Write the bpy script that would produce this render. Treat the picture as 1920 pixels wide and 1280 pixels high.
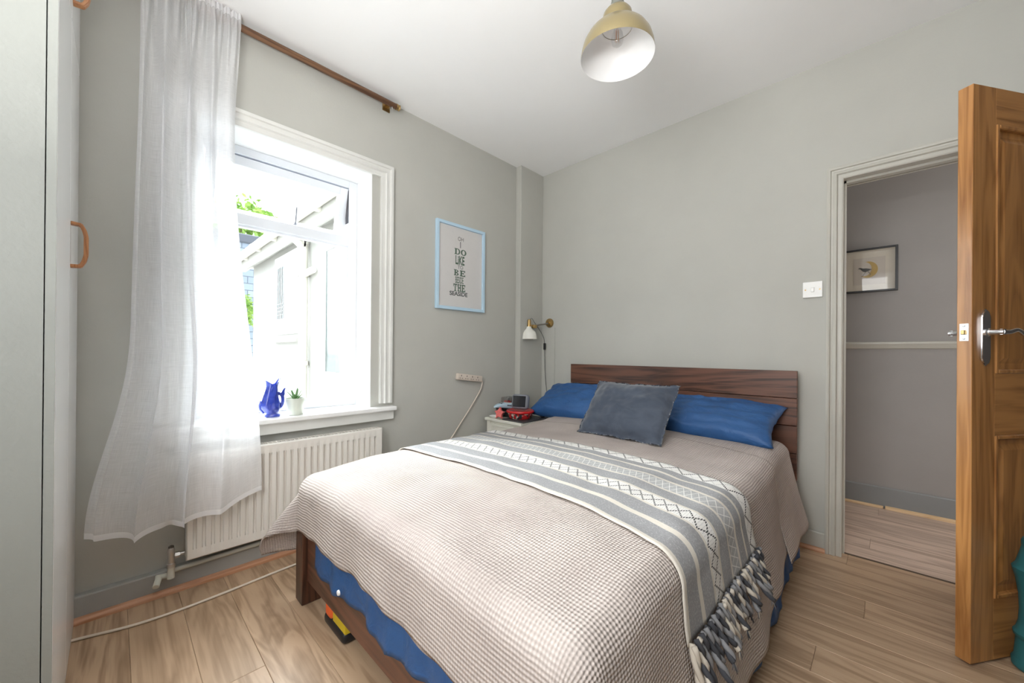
import bpy, bmesh, math, random
from mathutils import Matrix, Vector, noise
random.seed(7)
PI = math.pi
scn = bpy.context.scene
for o in list(bpy.data.objects): bpy.data.objects.remove(o)
col = scn.collection

# ------------------------------------------------------------------ camera
yaw, pit, rol = math.radians(44.07), math.radians(.1026), math.radians(.4594)
F = Vector((-math.sin(yaw)*math.cos(pit), math.cos(yaw)*math.cos(pit), math.sin(pit)))
Rt = Vector((math.cos(yaw), math.sin(yaw), 0)); U = Rt.cross(F)
R2 = math.cos(rol)*Rt + math.sin(rol)*U; U2 = -math.sin(rol)*Rt + math.cos(rol)*U
cd = bpy.data.cameras.new('camera'); cam = bpy.data.objects.new('camera', cd); col.objects.link(cam)
cam.matrix_world = Matrix(((R2.x, U2.x, -F.x, 2.275), (R2.y, U2.y, -F.y, -2.675), (R2.z, U2.z, -F.z, 1.06), (0, 0, 0, 1)))
cd.sensor_width = 36; cd.lens = 722/1920*36; cd.shift_y = 19.26/1920; cd.clip_start = .02
scn.camera = cam
# ------------------------------------------------------------------ light
w = bpy.data.worlds.new('overcast_sky'); scn.world = w; w.use_nodes = True
bg = w.node_tree.nodes['Background']; bg.inputs[0].default_value = (.94, .97, 1, 1); bg.inputs[1].default_value = 1.25
def area(name, loc, rot, sx, sy, power, c=(1, 1, 1)):
    l = bpy.data.lights.new(name, 'AREA'); l.shape = 'RECTANGLE'; l.size = sx; l.size_y = sy; l.energy = power; l.color = c
    o = bpy.data.objects.new(name, l); col.objects.link(o); o.location = loc; o.rotation_euler = rot; return o
# bright hazy sky side: broad soft sun coming in over the extension roof through the window
sl = bpy.data.lights.new('hazy_sun', 'SUN'); sl.energy = 17; sl.angle = math.radians(75); sl.color = (.98, .99, 1)
so_ = bpy.data.objects.new('hazy_sun', sl); col.objects.link(so_); so_.rotation_euler = Vector((.85, -.15, -.46)).to_track_quat('-Z', 'Y').to_euler()
# fill lights added out of view; the first brightens the room from behind the camera
area('back_fill', (1.85, -3.385, 1.55), (PI/2, 0, 0), .9, 1.4, 13, (.97, .985, 1))
area('ceiling_fill', (2.1, -3.0, 1.50), (PI, 0, 0), .9, .6, 17, (1, .99, .97))  # added fill aimed up, so the ceiling spreads soft light
area('hall_end_fill', (4.15, .6, 1.3), (0, PI/2, 0), 2.0, .8, 10, (1, .97, .93))  # added fill that lifts the hall; the end wall is closed
vs = scn.view_settings; vs.view_transform = 'Standard'; vs.look = 'None'; vs.gamma = 1; vs.use_curve_mapping = False
vs.exposure = 1.47
cy = scn.cycles
cy.use_denoising = True; cy.max_bounces = 14; cy.diffuse_bounces = 10; cy.transparent_max_bounces = 24; cy.caustics_reflective = False; cy.caustics_refractive = False
cy.sample_clamp_indirect = 8

# ------------------------------------------------------------------ helpers
def lk(nt, a, b): nt.links.new(a, b)
MATS = {}
def mat(name, c=(.8, .8, .8), rough=.5, metal=0, spec=.5, coat=0):
    if name in MATS: return MATS[name]
    m = bpy.data.materials.new(name); m.use_nodes = True
    b = m.node_tree.nodes['Principled BSDF']
    b.inputs['Base Color'].default_value = (*c, 1); b.inputs['Roughness'].default_value = rough
    b.inputs['Metallic'].default_value = metal; b.inputs['Specular IOR Level'].default_value = spec
    b.inputs['Coat Weight'].default_value = coat
    MATS[name] = m; return m
class N:                                    # tiny node-building helper
    def __init__(s, m): s.nt = m.node_tree; s.b = s.nt.nodes.get('Principled BSDF')
    def n(s, t, **k):
        nd = s.nt.nodes.new(t)
        for a, v in k.items(): setattr(nd, a, v)
        return nd
    def set(s, sock, v):
        if hasattr(v, 'links') or isinstance(v, bpy.types.NodeSocket): s.nt.links.new(v, sock)
        else: sock.default_value = v
    def math(s, op, a, b=0, c=0):
        nd = s.n('ShaderNodeMath', operation=op)
        for i, v in enumerate((a, b, c)): s.set(nd.inputs[i], v)
        return nd.outputs[0]
    def mix(s, f, a, b):
        nd = s.n('ShaderNodeMix', data_type='RGBA')
        s.set(nd.inputs[0], f)
        for i, v in ((6, a), (7, b)): s.set(nd.inputs[i], (*v, 1) if isinstance(v, tuple) and len(v) == 3 else v)
        return nd.outputs[2]
    def coord(s, which='Object', scale=(1, 1, 1), rand=0):
        t = s.n('ShaderNodeTexCoord').outputs[which]
        mp = s.n('ShaderNodeMapping'); mp.inputs['Scale'].default_value = scale
        if rand:
            oi = s.n('ShaderNodeObjectInfo').outputs['Random']
            cx = s.n('ShaderNodeCombineXYZ'); r = s.math('MULTIPLY', oi, rand)
            for i in range(3): s.set(cx.inputs[i], r)
            s.set(mp.inputs['Location'], cx.outputs[0])
        s.set(mp.inputs['Vector'], t); return mp.outputs[0]
    def noise(s, vec, scale=5, detail=4, rough=.5, dist=0):
        nd = s.n('ShaderNodeTexNoise'); s.set(nd.inputs['Vector'], vec)
        nd.inputs['Scale'].default_value = scale; nd.inputs['Detail'].default_value = detail
        nd.inputs['Roughness'].default_value = rough; nd.inputs['Distortion'].default_value = dist
        return nd.outputs[0]
    def ramp(s, f, stops, interp='LINEAR'):
        nd = s.n('ShaderNodeValToRGB'); cr = nd.color_ramp; cr.interpolation = interp
        while len(cr.elements) < len(stops): cr.elements.new(1)
        for e, (p, c) in zip(cr.elements, stops): e.position = p; e.color = (*c, 1) if len(c) == 3 else c
        s.set(nd.inputs[0], f); return nd.outputs[0]
    def bump(s, h, strength=.3, dist=.01):
        nd = s.n('ShaderNodeBump'); nd.inputs['Strength'].default_value = strength; nd.inputs['Distance'].default_value = dist
        s.set(nd.inputs['Height'], h); s.set(s.b.inputs['Normal'], nd.outputs[0])
    def color(s, v): s.set(s.b.inputs['Base Color'], v)

def painted(name, c, rough=.6, var=.06, bump=.08, sc=3.0):
    m = mat(name, c, rough); k = N(m)
    v = k.coord('Object')
    f = k.noise(v, sc, 5, .6)
    d = tuple(x*(1-var) for x in c); l = tuple(min(1, x*(1+var)) for x in c)
    k.color(k.ramp(f, [(.3, d), (.7, l)]))
    k.bump(k.noise(v, 90, 3), bump, .004); return m
def wood(name, dark, light, axis='x', rough=.4, grain=1.0, rand=0, coat=0, ring=.35, knots=False):
    m = mat(name, light, rough, coat=coat); k = N(m)
    st = {'x': (.9, 9, 9), 'y': (9, .9, 9), 'z': (9, 9, .9)}[axis]
    v = k.coord('Object', tuple(q*grain for q in st), rand)
    big = k.noise(v, 1.1, 3, .5, 1.2)
    rings = k.math('PINGPONG', k.math('MULTIPLY', big, 9), 1)
    st2 = {'x': (2.5, 90, 90), 'y': (90, 2.5, 90), 'z': (90, 90, 2.5)}[axis]
    v2 = k.coord('Object', tuple(q*grain for q in st2), rand)
    fine = k.noise(v2, 1.0, 4, .6)
    f = k.math('ADD', k.math('MULTIPLY', rings, ring), k.math('MULTIPLY', fine, 1-ring))
    c = k.ramp(f, [(.25, dark), (.62, light)])
    if rand:
        oi = k.n('ShaderNodeObjectInfo').outputs['Random']
        c = k.mix(k.math('MULTIPLY', oi, .35), c, tuple(x*.62 for x in light))
    if knots:
        vo = k.n('ShaderNodeTexVoronoi'); k.set(vo.inputs['Vector'], k.coord('Object', {'x': (1.3, 7, 7)}.get(axis, (7, 7, 1.3)), rand)); vo.inputs['Scale'].default_value = .9
        kn = k.math('LESS_THAN', k.math('ADD', vo.outputs['Distance'], k.math('MULTIPLY', fine, .15)), .13)
        c = k.mix(k.math('MULTIPLY', kn, .6), c, tuple(x*.55 for x in dark))
    k.color(c); k.bump(f, .12, .002); return m

def tag(o, label=None, cat=None, group=None, kind=None):
    if label: o['label'] = label
    if cat: o['category'] = cat
    if group: o['group'] = group
    if kind: o['kind'] = kind
    return o
def empty(name, loc=(0, 0, 0), rz=0):
    o = bpy.data.objects.new(name, None); col.objects.link(o); o.location = loc; o.rotation_euler = (0, 0, rz)
    o.empty_display_size = .05; return o
def thing(name, label, cat, loc=(0, 0, 0), group=None, rz=0):
    return tag(empty(name, loc, rz), label, cat, group)
def base_of(o):
    v = Vector((0, 0, 0)); 
    while o: v += o.location; o = o.parent
    return v
def obj(name, bm, m, parent=None, smooth=False, local=False, label=None):
    """link a bmesh as one object; verts are world coordinates unless local"""
    me = bpy.data.meshes.new(name)
    bmesh.ops.recalc_face_normals(bm, faces=bm.faces)
    bm.to_mesh(me); bm.free()
    return link(name, me, m, parent, smooth, local, label)
def link(name, me, m, parent=None, smooth=False, local=False, label=None):
    if m:
        if not me.materials:
            for q in (m if isinstance(m, list) else [m]): me.materials.append(q)
    if smooth:
        for p in me.polygons: p.use_smooth = True
        if smooth == 'auto':
            try: me.set_sharp_from_angle(angle=math.radians(38))
            except Exception: pass
    o = bpy.data.objects.new(name, me); col.objects.link(o)
    if parent:
        o.parent = parent
        if not local: o.location = -base_of(parent)
    if label: o['label'] = label
    return o
def B(): return bmesh.new()
def box(bm, x0, x1, y0, y1, z0, z1, bev=0, seg=1, M=None):
    vs = [bm.verts.new((x, y, z)) for x in (x0, x1) for y in (y0, y1) for z in (z0, z1)]
    fs = [bm.faces.new([vs[i] for i in q]) for q in ((0, 1, 3, 2), (4, 6, 7, 5), (0, 4, 5, 1), (2, 3, 7, 6), (0, 2, 6, 4), (1, 5, 7, 3))]
    if bev:
        es = list({e for f in fs for e in f.edges})
        r = bmesh.ops.bevel(bm, geom=es, offset=bev, segments=seg, affect='EDGES', profile=.5)
        vs = list({v for f in r['faces'] for v in f.verts} | {v for v in vs if v.is_valid})
    if M:
        bmesh.ops.transform(bm, matrix=M, verts=[v for v in vs if v.is_valid])
    return vs
def ring(bm, mk, a0, a1, b0, b1, wa, wb=None, bev=0, M=None, seg=1):
    """rectangular frame of four pieces that meet without overlapping; mk(a0,a1,b0,b1) -> box args"""
    wb = wb or wa
    for q in ((a0, a0+wa, b0, b1), (a1-wa, a1, b0, b1), (a0+wa, a1-wa, b0, b0+wb), (a0+wa, a1-wa, b1-wb, b1)): box(bm, *mk(*q), bev=bev, seg=seg, M=M)
def bx(*a, **k): b = B(); box(b, *a, **k); return b
def lathe(bm, prof, n=32, c=(0, 0, 0), M=None, closed=False):
    rings = []
    for r, z in prof:
        rings.append([bm.verts.new((c[0]+r*math.cos(2*PI*i/n), c[1]+r*math.sin(2*PI*i/n), c[2]+z)) for i in range(n)] if r > 1e-5 else [bm.verts.new((c[0], c[1], c[2]+z))])
    for a, b in zip(rings, rings[1:]):
        for i in range(n):
            j = (i+1) % n
            if len(a) > 1 and len(b) > 1: bm.faces.new((a[i], a[j], b[j], b[i]))
            elif len(a) > 1: bm.faces.new((a[i], a[j], b[0]))
            elif len(b) > 1: bm.faces.new((a[0], b[j], b[i]))
    if M: bmesh.ops.transform(bm, matrix=M, verts=[v for r in rings for v in r])
def tube(bm, pts, r, n=10, cap=True, rr=None):
    pts = [Vector(p) for p in pts]; rings = []; up = None
    for i, p in enumerate(pts):
        d = (pts[min(i+1, len(pts)-1)] - pts[max(i-1, 0)]).normalized()
        if up is None: up = Vector((0, 0, 1)) if abs(d.z) < .9 else Vector((1, 0, 0))
        a = d.cross(up).normalized(); b = a.cross(d).normalized(); up = b
        q = rr[i] if rr else r
        rings.append([bm.verts.new(p + q*(math.cos(2*PI*k/n)*a + math.sin(2*PI*k/n)*b)) for k in range(n)])
    for A, C in zip(rings, rings[1:]):
        for k in range(n): bm.faces.new((A[k], A[(k+1) % n], C[(k+1) % n], C[k]))
    if cap: bm.faces.new(rings[0][::-1]); bm.faces.new(rings[-1])
def smoothpts(pts, n=8):
    pts = [Vector(p) for p in pts]; out = []
    P = [pts[0]*2-pts[1]] + pts + [pts[-1]*2-pts[-2]]
    for i in range(1, len(P)-2):
        for k in range(n):
            t = k/n; a, b, c, d = P[i-1], P[i], P[i+1], P[i+2]
            out.append(.5*((2*b)+(c-a)*t+(2*a-5*b+4*c-d)*t*t+(3*b-a-3*c+d)*t**3))
    out.append(pts[-1]); return out
def prism(bm, poly, mk, d0, d1):
    """extrude 2-D polygon: mk(u, v, d) -> xyz"""
    a = [bm.verts.new(mk(u, v, d0)) for u, v in poly]; b = [bm.verts.new(mk(u, v, d1)) for u, v in poly]
    n = len(poly); bm.faces.new(a[::-1]); bm.faces.new(b)
    for i in range(n): bm.faces.new((a[i], a[(i+1) % n], b[(i+1) % n], b[i]))
def sstep(a, b, x):
    t = max(0, min(1, (x-a)/(b-a))); return t*t*(3-2*t)
def nz(x, y, z=0): return noise.noise(Vector((x, y, z)))

# ------------------------------------------------------------------ materials
WALL = painted('wall_paint', (.49, .488, .45), .65, .035, .1, 2.2)
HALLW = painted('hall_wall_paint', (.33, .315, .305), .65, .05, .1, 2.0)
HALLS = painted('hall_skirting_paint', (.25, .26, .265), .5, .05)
CEIL = painted('ceiling_paint', (.91, .91, .91), .8, .01, .05)
SKIRT = painted('skirting_paint', (.37, .375, .36), .5, .08)
TRIMG = painted('architrave_paint', (.52, .51, .46), .35, .05)
WHITE = painted('white_gloss_paint', (.84, .84, .83), .3, .03, .05)
TRIMW = painted('window_trim_paint', (.72, .72, .69), .38, .06)
UPVC = mat('white_upvc', (.80, .83, .88), .25)
OAKF = wood('laminate_oak', (.31, .20, .12), (.51, .355, .23), 'x', .38, 1.0, 40, ring=.45, knots=True)
OAKH = wood('hall_laminate_oak', (.36, .26, .20), (.60, .46, .37), 'x', .4, 1.0, 40, ring=.45, knots=True)
BEAD = wood('beading_oak', (.42, .2, .1), (.60, .33, .2), 'x', .45)
BEADY = wood('beading_oak_side', (.42, .2, .1), (.60, .33, .2), 'y', .45)
BEADH = wood('hall_beading_pine', (.55, .37, .2), (.70, .50, .30), 'x', .4)
DOORW = wood('oak_door_stile', (.26, .105, .028), (.45, .215, .07), 'z', .3, 1.0, coat=.15)
DOORR = wood('oak_door_rail', (.26, .105, .028), (.45, .215, .07), 'x', .3, 1.0, coat=.15)
BEDW = wood('dark_stained_pine', (.042, .017, .010), (.15, .062, .036), 'x', .38, .8, 30, ring=.42, knots=True)
BEDV = wood('dark_stained_pine_post', (.022, .009, .005), (.10, .042, .024), 'z', .38, .8, 30, ring=.5)
RODW = wood('walnut_pole', (.06, .025, .012), (.20, .10, .05), 'y', .4)
HANDW = wood('orange_pine_handle', (.34, .13, .045), (.52, .24, .1), 'z', .35, 2)
CHROME = mat('chrome', (.75, .75, .77), .18, 1)
BRASS = mat('brass', (.52, .36, .16), .3, 1)
BLACK = mat('black_plastic', (.012, .012, .014), .4)
WPLAS = mat('white_plastic', (.82, .82, .80), .3)
CREAMP = mat('cream_plastic', (.66, .58, .50), .4)

def glassm(name, tint=(.96, .99, .99), refl=.06):
    m = bpy.data.materials.new(name); m.use_nodes = True; nt = m.node_tree
    for q in list(nt.nodes): nt.nodes.remove(q)
    o = nt.nodes.new('ShaderNodeOutputMaterial'); t = nt.nodes.new('ShaderNodeBsdfTransparent'); g = nt.nodes.new('ShaderNodeBsdfGlossy')
    x = nt.nodes.new('ShaderNodeMixShader'); t.inputs[0].default_value = (*tint, 1); g.inputs['Roughness'].default_value = .02
    x.inputs[0].default_value = refl
    lk(nt, t.outputs[0], x.inputs[1]); lk(nt, g.outputs[0], x.inputs[2]); lk(nt, x.outputs[0], o.inputs[0]); return m
GLASS = glassm('window_glass')
PICGL = glassm('picture_glass', (1, 1, 1), .09)
CLEAR = glassm('clear_plastic', (.80, .80, .81), .22)

# =================================================================== SETTING
H = 2.645; XR = 3.10; YB = -3.40; WT = .28
S = lambda o: tag(o, kind='structure')
# floor with planks
fl = S(obj('floor', bx(-.02, XR+.05, YB-.05, .05, -.06, -.012), mat('underlay', (.1, .08, .06), .9)))
PW = .1585; y0 = -2.630 - PW*5; row = 0
pm = {}
def plank_mesh(L, W, m):
    key = (round(L, 3), round(W, 3), m.name)
    if key not in pm:
        b = B(); box(b, 0, L, 0, W, -.012, 0)
        top = [e for e in b.edges if all(v.co.z > -.001 for v in e.verts)]
        bmesh.ops.bevel(b, geom=top, offset=.0012, segments=1, affect='EDGES')
        me = bpy.data.meshes.new('plank'); b.to_mesh(me); b.free(); me.materials.append(m); pm[key] = me
    return pm[key]
offs = [.30, .92, .355, 1.14, .62, .05, .78, 1.21, .48, .98, .20, .70, 1.08, .43, 2.34-1.22, .88, .12, .60, 1.0, .3]
def lay(parent, x0, x1, ys, m, offl, LEN=1.22, W=PW):
    for r, yy in enumerate(ys):
        w_ = W
        o = offl[r % len(offl)] % LEN
        xs = [x0] + [o+k*LEN for k in range(-3, 8) if x0+.04 < o+k*LEN < x1-.04] + [x1]
        for a, c in zip(xs, xs[1:]):
            p = bpy.data.objects.new('plank', plank_mesh(c-a-.0006, w_-.0006, m)); col.objects.link(p)
            p.parent = parent; p.location = (a, yy, 0)
ys = [y0 + i*PW for i in range(22) if y0+i*PW < .04]
lay(fl, -.0, XR, ys, OAKF, offs)
# hall floor
fh = S(obj('floor_hall', bx(1.2, 4.2, .056, 1.12, -.06, -.012), mat('underlay')))
lay(fh, 1.2, 4.2, [.062+i*.1585 for i in range(7)], OAKH, [.35, 1.0, .15, .75, .5, 1.13-.1, .9])
th = S(obj('trim_1', bx(2.11, 2.88, .046, .062, -.012, .003, bev=.002), mat('threshold_dark_strip', (.09, .06, .04), .6)))  # dark strip along the line of the door threshold
# ceiling
S(obj('ceiling', bx(-WT, XR+.12, YB-.1, .12, H, H+.08), CEIL))
S(obj('ceiling_hall', bx(1.1, 4.3, .12, 1.2, 2.55, H+.08), CEIL))
# window wall (opening y -2.42..-1.575, z .70..2.155)
WY0, WY1, WZ0, WZ1 = -2.42, -1.575, .69, 2.155
b = B()
box(b, -WT, 0, WY1, .12, 0, H); box(b, -WT, 0, YB-.1, WY0, 0, H); box(b, -WT, 0, WY0, WY1, 0, WZ0); box(b, -WT, 0, WY0, WY1, WZ1, H)
S(obj('wall_window_side', b, WALL))
S(obj('wall_pipe_boxing', bx(0, .06, -.29, 0, 0, H, bev=.003), WALL))
# bed wall (door opening x 2.112..2.875, z..1.99)
DX0, DX1, DZ = 2.085, 2.905, 2.01; BT = .12
b = B(); box(b, -WT, DX0, 0, BT, 0, H); box(b, DX1, XR+.12, 0, BT, 0, H); box(b, DX0, DX1, 0, BT, DZ, H)
S(obj('wall_headboard_side', b, WALL))
DARKW = painted('bounce_absorbing_paint', (.13, .13, .125), .7, .04)  # dark tone made up for the unseen right wall to cut bounce light
S(obj('wall_right', bx(XR, XR+.12, YB-.1, 0, 0, H), DARKW))
S(obj('wall_back', bx(0, XR, YB-.1, YB, 0, H), WALL))
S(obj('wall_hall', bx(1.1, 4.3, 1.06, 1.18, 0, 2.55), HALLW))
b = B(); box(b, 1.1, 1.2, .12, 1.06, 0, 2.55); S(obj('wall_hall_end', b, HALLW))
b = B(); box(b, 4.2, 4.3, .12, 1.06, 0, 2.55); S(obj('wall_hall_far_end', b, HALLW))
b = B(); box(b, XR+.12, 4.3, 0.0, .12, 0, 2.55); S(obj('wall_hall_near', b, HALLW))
# skirtings with oak beading
def skirt(name, bm1, bm2, m1, m2):
    o = S(obj(name, bm1, m1)); obj('beading', bm2, m2, o); return o
def beadprof(bm, p0, p1, n, r=.016):
    p0, p1, n = Vector(p0), Vector(p1), Vector(n)
    prof = [(0, 0), (r, 0)] + [(r*(.15+.85*math.cos(a)), r*(.25+.75*math.sin(a))) for a in (.3, .6, .9, 1.2)] + [(0, r)]
    a = [bm.verts.new(p0+n*u+Vector((0, 0, v))) for u, v in prof]; c = [bm.verts.new(p1+n*u+Vector((0, 0, v))) for u, v in prof]
    k = len(prof); bm.faces.new(a); bm.faces.new(c[::-1])
    for i in range(k): bm.faces.new((a[i], a[(i+1) % k], c[(i+1) % k], c[i]))
def skbox(bm, x0, x1, y0, y1, h, bev=.006):
    box(bm, x0, x1, y0, y1, 0, h, bev=bev, seg=2)
b = B(); skbox(b, -.005, .036, YB, -.29, .10); b2 = B(); beadprof(b2, (.036, YB, 0), (.036, -.29, 0), (1, 0, 0), .022)
skirt('baseboard_window_side', b, b2, SKIRT, BEADY)
b = B(); skbox(b, .06, 2.05, -.016, .004, .10); b2 = B(); beadprof(b2, (.06, -.016, 0), (2.05, -.016, 0), (0, -1, 0), .020)
skirt('baseboard_headboard_side', b, b2, WALL, BEAD)
b = B(); skbox(b, 1.2, 4.2, 1.045, 1.062, .145); b2 = B(); beadprof(b2, (1.2, 1.045, 0), (2.272, 1.045, 0), (0, -1, 0), .016); beadprof(b2, (2.282, 1.045, 0), (4.2, 1.045, 0), (0, -1, 0), .020)
skirt('baseboard_hall', b, b2, HALLS, BEADH)
b = B(); prism(b, [(1.06, 1.105), (1.045, 1.11), (1.038, 1.128), (1.032, 1.14), (1.032, 1.152), (1.06, 1.156)], lambda u, v, d: (d, u, v), 1.2, 4.2)
S(obj('trim_2', b, TRIMG))

# architraves: mitred sweep of a moulding profile around three sides
ARCH = [(0, 0), (0, .026), (.010, .030), (.018, .028), (.022, .020), (.030, .019), (.040, .024), (.048, .026), (.054, .017), (.066, .015), (.074, .018), (.080, .015), (.080, 0)]
def arch(bm, inner, mk, wd=.080, prof=ARCH, closed=False):
    """inner: list of 2-D points of the inner edge path; profile u runs outside->inside (u=0 at outer edge)"""
    rings = []
    (a0, b0), (a1, b1), (a2, b2), (a3, b3) = inner       # left-bottom, left-top, right-top, right-bottom
    for (a, b_), (sa, sb) in zip(inner, ((-1, 0), (-1, 1), (1, 1), (1, 0))):
        rings.append([bm.verts.new(mk(a+sa*(wd-u), b_+sb*(wd-u), d)) for u, d in prof])
    k = len(prof)
    for A, C in zip(rings, rings[1:]):
        for i in range(k): bm.faces.new((A[i], A[(i+1) % k], C[(i+1) % k], C[i]))
    bm.faces.new(rings[0]); bm.faces.new(rings[-1])
b = B(); arch(b, [(-2.475, .735), (-2.475, 2.150), (-1.523, 2.150), (-1.523, .735)], lambda u, v, d: (d, u, v))
S(obj('trim_3', b, TRIMW, smooth='auto'))
b = B(); box(b, -.27, -.0015, WY1-.004, WY1+.01, WZ0, WZ1-.004); box(b, -.27, -.0015, WY0-.01, WY0+.004, WZ0, WZ1-.004); box(b, -.27, -.0015, WY0-.01, WY1+.01, WZ1-.004, WZ1+.01)
S(obj('trim_4', b, WHITE))      # white lining of the window reveal
# door frame: lining, stops, architrave
JX0, JX1, JZ = 2.112, 2.878, 1.992
b = B(); arch(b, [(JX0+.004, .0), (JX0+.004, JZ-.004), (JX1, JZ-.004), (JX1, 0)], lambda u, v, d: (u, -d, v), .068, [(u*.85, d) for u, d in ARCH])
S(obj('trim_5', b, TRIMG, smooth='auto'))
b = B(); box(b, DX0, JX0, -.002, BT+.004, 0, JZ+.02); box(b, JX1, DX1, -.002, BT+.004, 0, JZ+.02); box(b, DX0, DX1, -.002, BT+.004, JZ, DZ)
box(b, JX0-.001, JX0+.012, .045, .075, 0, JZ); box(b, JX1-.012, JX1+.001, .045, .075, 0, JZ); box(b, JX0, JX1, .045, .075, JZ-.012, JZ+.001)
S(obj('trim_6', b, TRIMG))
b = B(); arch(b, [(JX0+.004, .0), (JX0+.004, JZ-.004), (JX1, JZ-.004), (JX1, 0)], lambda u, v, d: (u, BT+d, v), .068, [(u*.85, d) for u, d in ARCH])
S(obj('trim_7', b, TRIMG, smooth='auto'))

# window board
b = B(); box(b, -.21, .062, -2.56, -1.428, .690, .716, bev=.006, seg=2)
sill = S(obj('trim_8', b, WHITE))
obj('apron', bx(-.01, .032, -2.545, -1.434, .632, .690, bev=.003), TRIMW, sill)

# window: fixed lower light and top-hung vent standing open
win = S(empty('window_1', (-.23, -2.0, .716)))
FX0, FX1 = -.265, -.20
fy0, fy1, fz0, fz1 = WY0+.004, WY1-.004, .716, 2.151
FW = .052
b = B()
ring(b, lambda a, c, d, e: (FX0, FX1, a, c, d, e), fy0, fy1, fz0, fz1, FW, FW*.85, bev=.004, seg=2)
obj('window_frame', b, UPVC, win)
TZ0, TZ1 = 1.735, 1.795
obj('transom', bx(FX0+.002, FX1-.002, fy0+FW-.004, fy1-FW+.004, TZ0, TZ1, bev=.006, seg=2), UPVC, win)
b = B(); ring(b, lambda a, c, d, e: (-.245, -.212, a, c, d, e), fy0+FW-.002, fy1-FW+.002, fz0+FW*.85-.002, TZ0+.002, .013)
obj('glazing_bead', b, UPVC, win)
obj('pane', bx(-.236, -.230, fy0+FW, fy1-FW, fz0+FW, TZ0), GLASS, win)
# vent sash: hinged at top, leaning out
hz = fz1-FW*.8-.004; M = Matrix.Translation((-.235, 0, hz)) @ Matrix.Rotation(math.radians(13), 4, 'Y')
sh = hz-TZ1+.012; sy0, sy1 = fy0+FW+.004, fy1-FW-.004; SW = .048
b = B()
ring(b, lambda a, c, d, e: (-.03, .03, a, c, d, e), sy0, sy1, -sh, 0, SW, bev=.004, M=M, seg=2)
sash = obj('vent_sash', b, UPVC, win)
b = B(); box(b, -.003, .003, sy0+SW-.003, sy1-SW+.003, -sh+SW-.003, -SW+.003, M=M); obj('pane', b, GLASS, sash)
b = B(); box(b, .03, .045, -1.935, -1.92, -sh+.012, -sh+.035, bev=.003, M=M); box(b, .036, .046, -1.932, -1.923, -sh+.03, -sh+.135, bev=.003, M=M)
obj('handle', b, mat('grey_metal', (.35, .36, .40), .35, .7), sash)
b = B(); box(b, -.255, -.21, sy1+.002, sy1+.006, hz-.22, hz-.01); obj('friction_stay', b, mat('dark_stay', (.08, .08, .09), .4, .6), win)

b = B(); ring(b, lambda a, c, d, e: (a, c, -3.398, -3.36, d, e), 1.34, 2.36, .79, 2.31, .058, bev=.004)
S(obj('back_fill_frame', b, UPVC))      # unseen frame added round the back fill light; no window is known there
# =================================================================== OUTSIDE
RENDER = painted('white_render', (.46, .455, .44), .8, .02, .2, 6)
OUTW = mat('outdoor_white_upvc', (.85, .85, .83), .3)
GUT = mat('weathered_white_gutter', (.68, .66, .60), .45)
S(obj('ground', bx(-30, -WT-.02, -16, 16, -.45, -.35), painted('pale_paving', (.34, .33, .31), .8, .08, .2, 2)))
ext = thing('rear_extension', 'white rendered rear extension with gutter seen through the window', 'building', (-3.0, -.6, -.35))
EY = -1.20; EX0, EX1 = -4.66, -WT-.01
b = B(); box(b, EX0, EX1, EY, EY+.22, -.35, 2.36); box(b, EX0, EX0+.22, EY+.22, 3.0, -.35, 2.36)
obj('wall', b, RENDER, ext)
b = B(); prism(b, [(EY-.16, 2.40), (EY-.16, 2.46), (.95, 3.62), (3.1, 2.46), (3.1, 2.40)], lambda u, v, d: (d, u, v), EX0-.55, EX1)
roof = obj('roof', b, painted('pale_roof_tile', (.40, .38, .36), .8, .08, .4, 8), ext)
b = B()
for i in range(22): box(b, EX0-.4+i*.19, EX0-.4+i*.19+.17, .88, 1.02, 3.60, 3.67, bev=.02)
for i in range(16): box(b, -3.0+i*.001-.12, -2.88, EY+.05+i*.13, EY+.05+i*.13+.11, 2.50+i*.07, 2.60+i*.07, bev=.02)
tag(obj('ridge_tile', b, painted('lichen_tile', (.42, .36, .30), .9, .3, .4, 20), ext), kind='stuff')
obj('fascia', bx(EX0-.55, EX1, EY-.15, EY-.13, 2.24, 2.42), RENDER, ext)
obj('soffit', bx(EX0-.55, EX1, EY-.13, EY, 2.33, 2.36), RENDER, ext)
b = B(); n = 10
pr = [(.058*math.cos(PI+PI*i/n), .058*math.sin(PI+PI*i/n)) for i in range(n+1)] + [(.05*math.cos(2*PI-PI*i/n), .05*math.sin(2*PI-PI*i/n)) for i in range(n+1)]
prism(b, pr, lambda u, v, d: (d, EY-.21+u, 2.42+v), EX0-.6, EX1)
for x in (-5.0, -4.3, -3.6, -2.9, -2.2, -1.5): box(b, x-.03, x+.03, EY-.275, EY-.145, 2.35, 2.43, bev=.01)
obj('gutter', b, GUT, ext, smooth='auto')
b = B(); tube(b, smoothpts([(-2.24, EY-.21, 2.37), (-2.24, EY-.2, 2.30), (-2.24, EY-.07, 2.18), (-2.24, EY-.06, 2.05), (-2.24, EY-.06, -.3)], 6), .045, 14)
for z in (1.86, .9): lathe(b, [(.052, 0), (.058, .005), (.058, .05), (.052, .055)], 14, (-2.24, EY-.06, z))
tube(b, [(-2.24, EY-.06, 1.88), (-1.98, EY-.05, 1.90)], .035, 12)
obj('downpipe', b, GUT, ext, smooth='auto')
PANE = mat('dark_reflecting_pane', (.12, .14, .15), .08)
FROST = painted('frosted_pane', (.10, .125, .125), .35, .12, .5, 30)
wn = obj('window', bx(-3.44, -2.46, EY-.03, EY, 1.26, 2.25, bev=.01), OUTW, ext)
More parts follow.
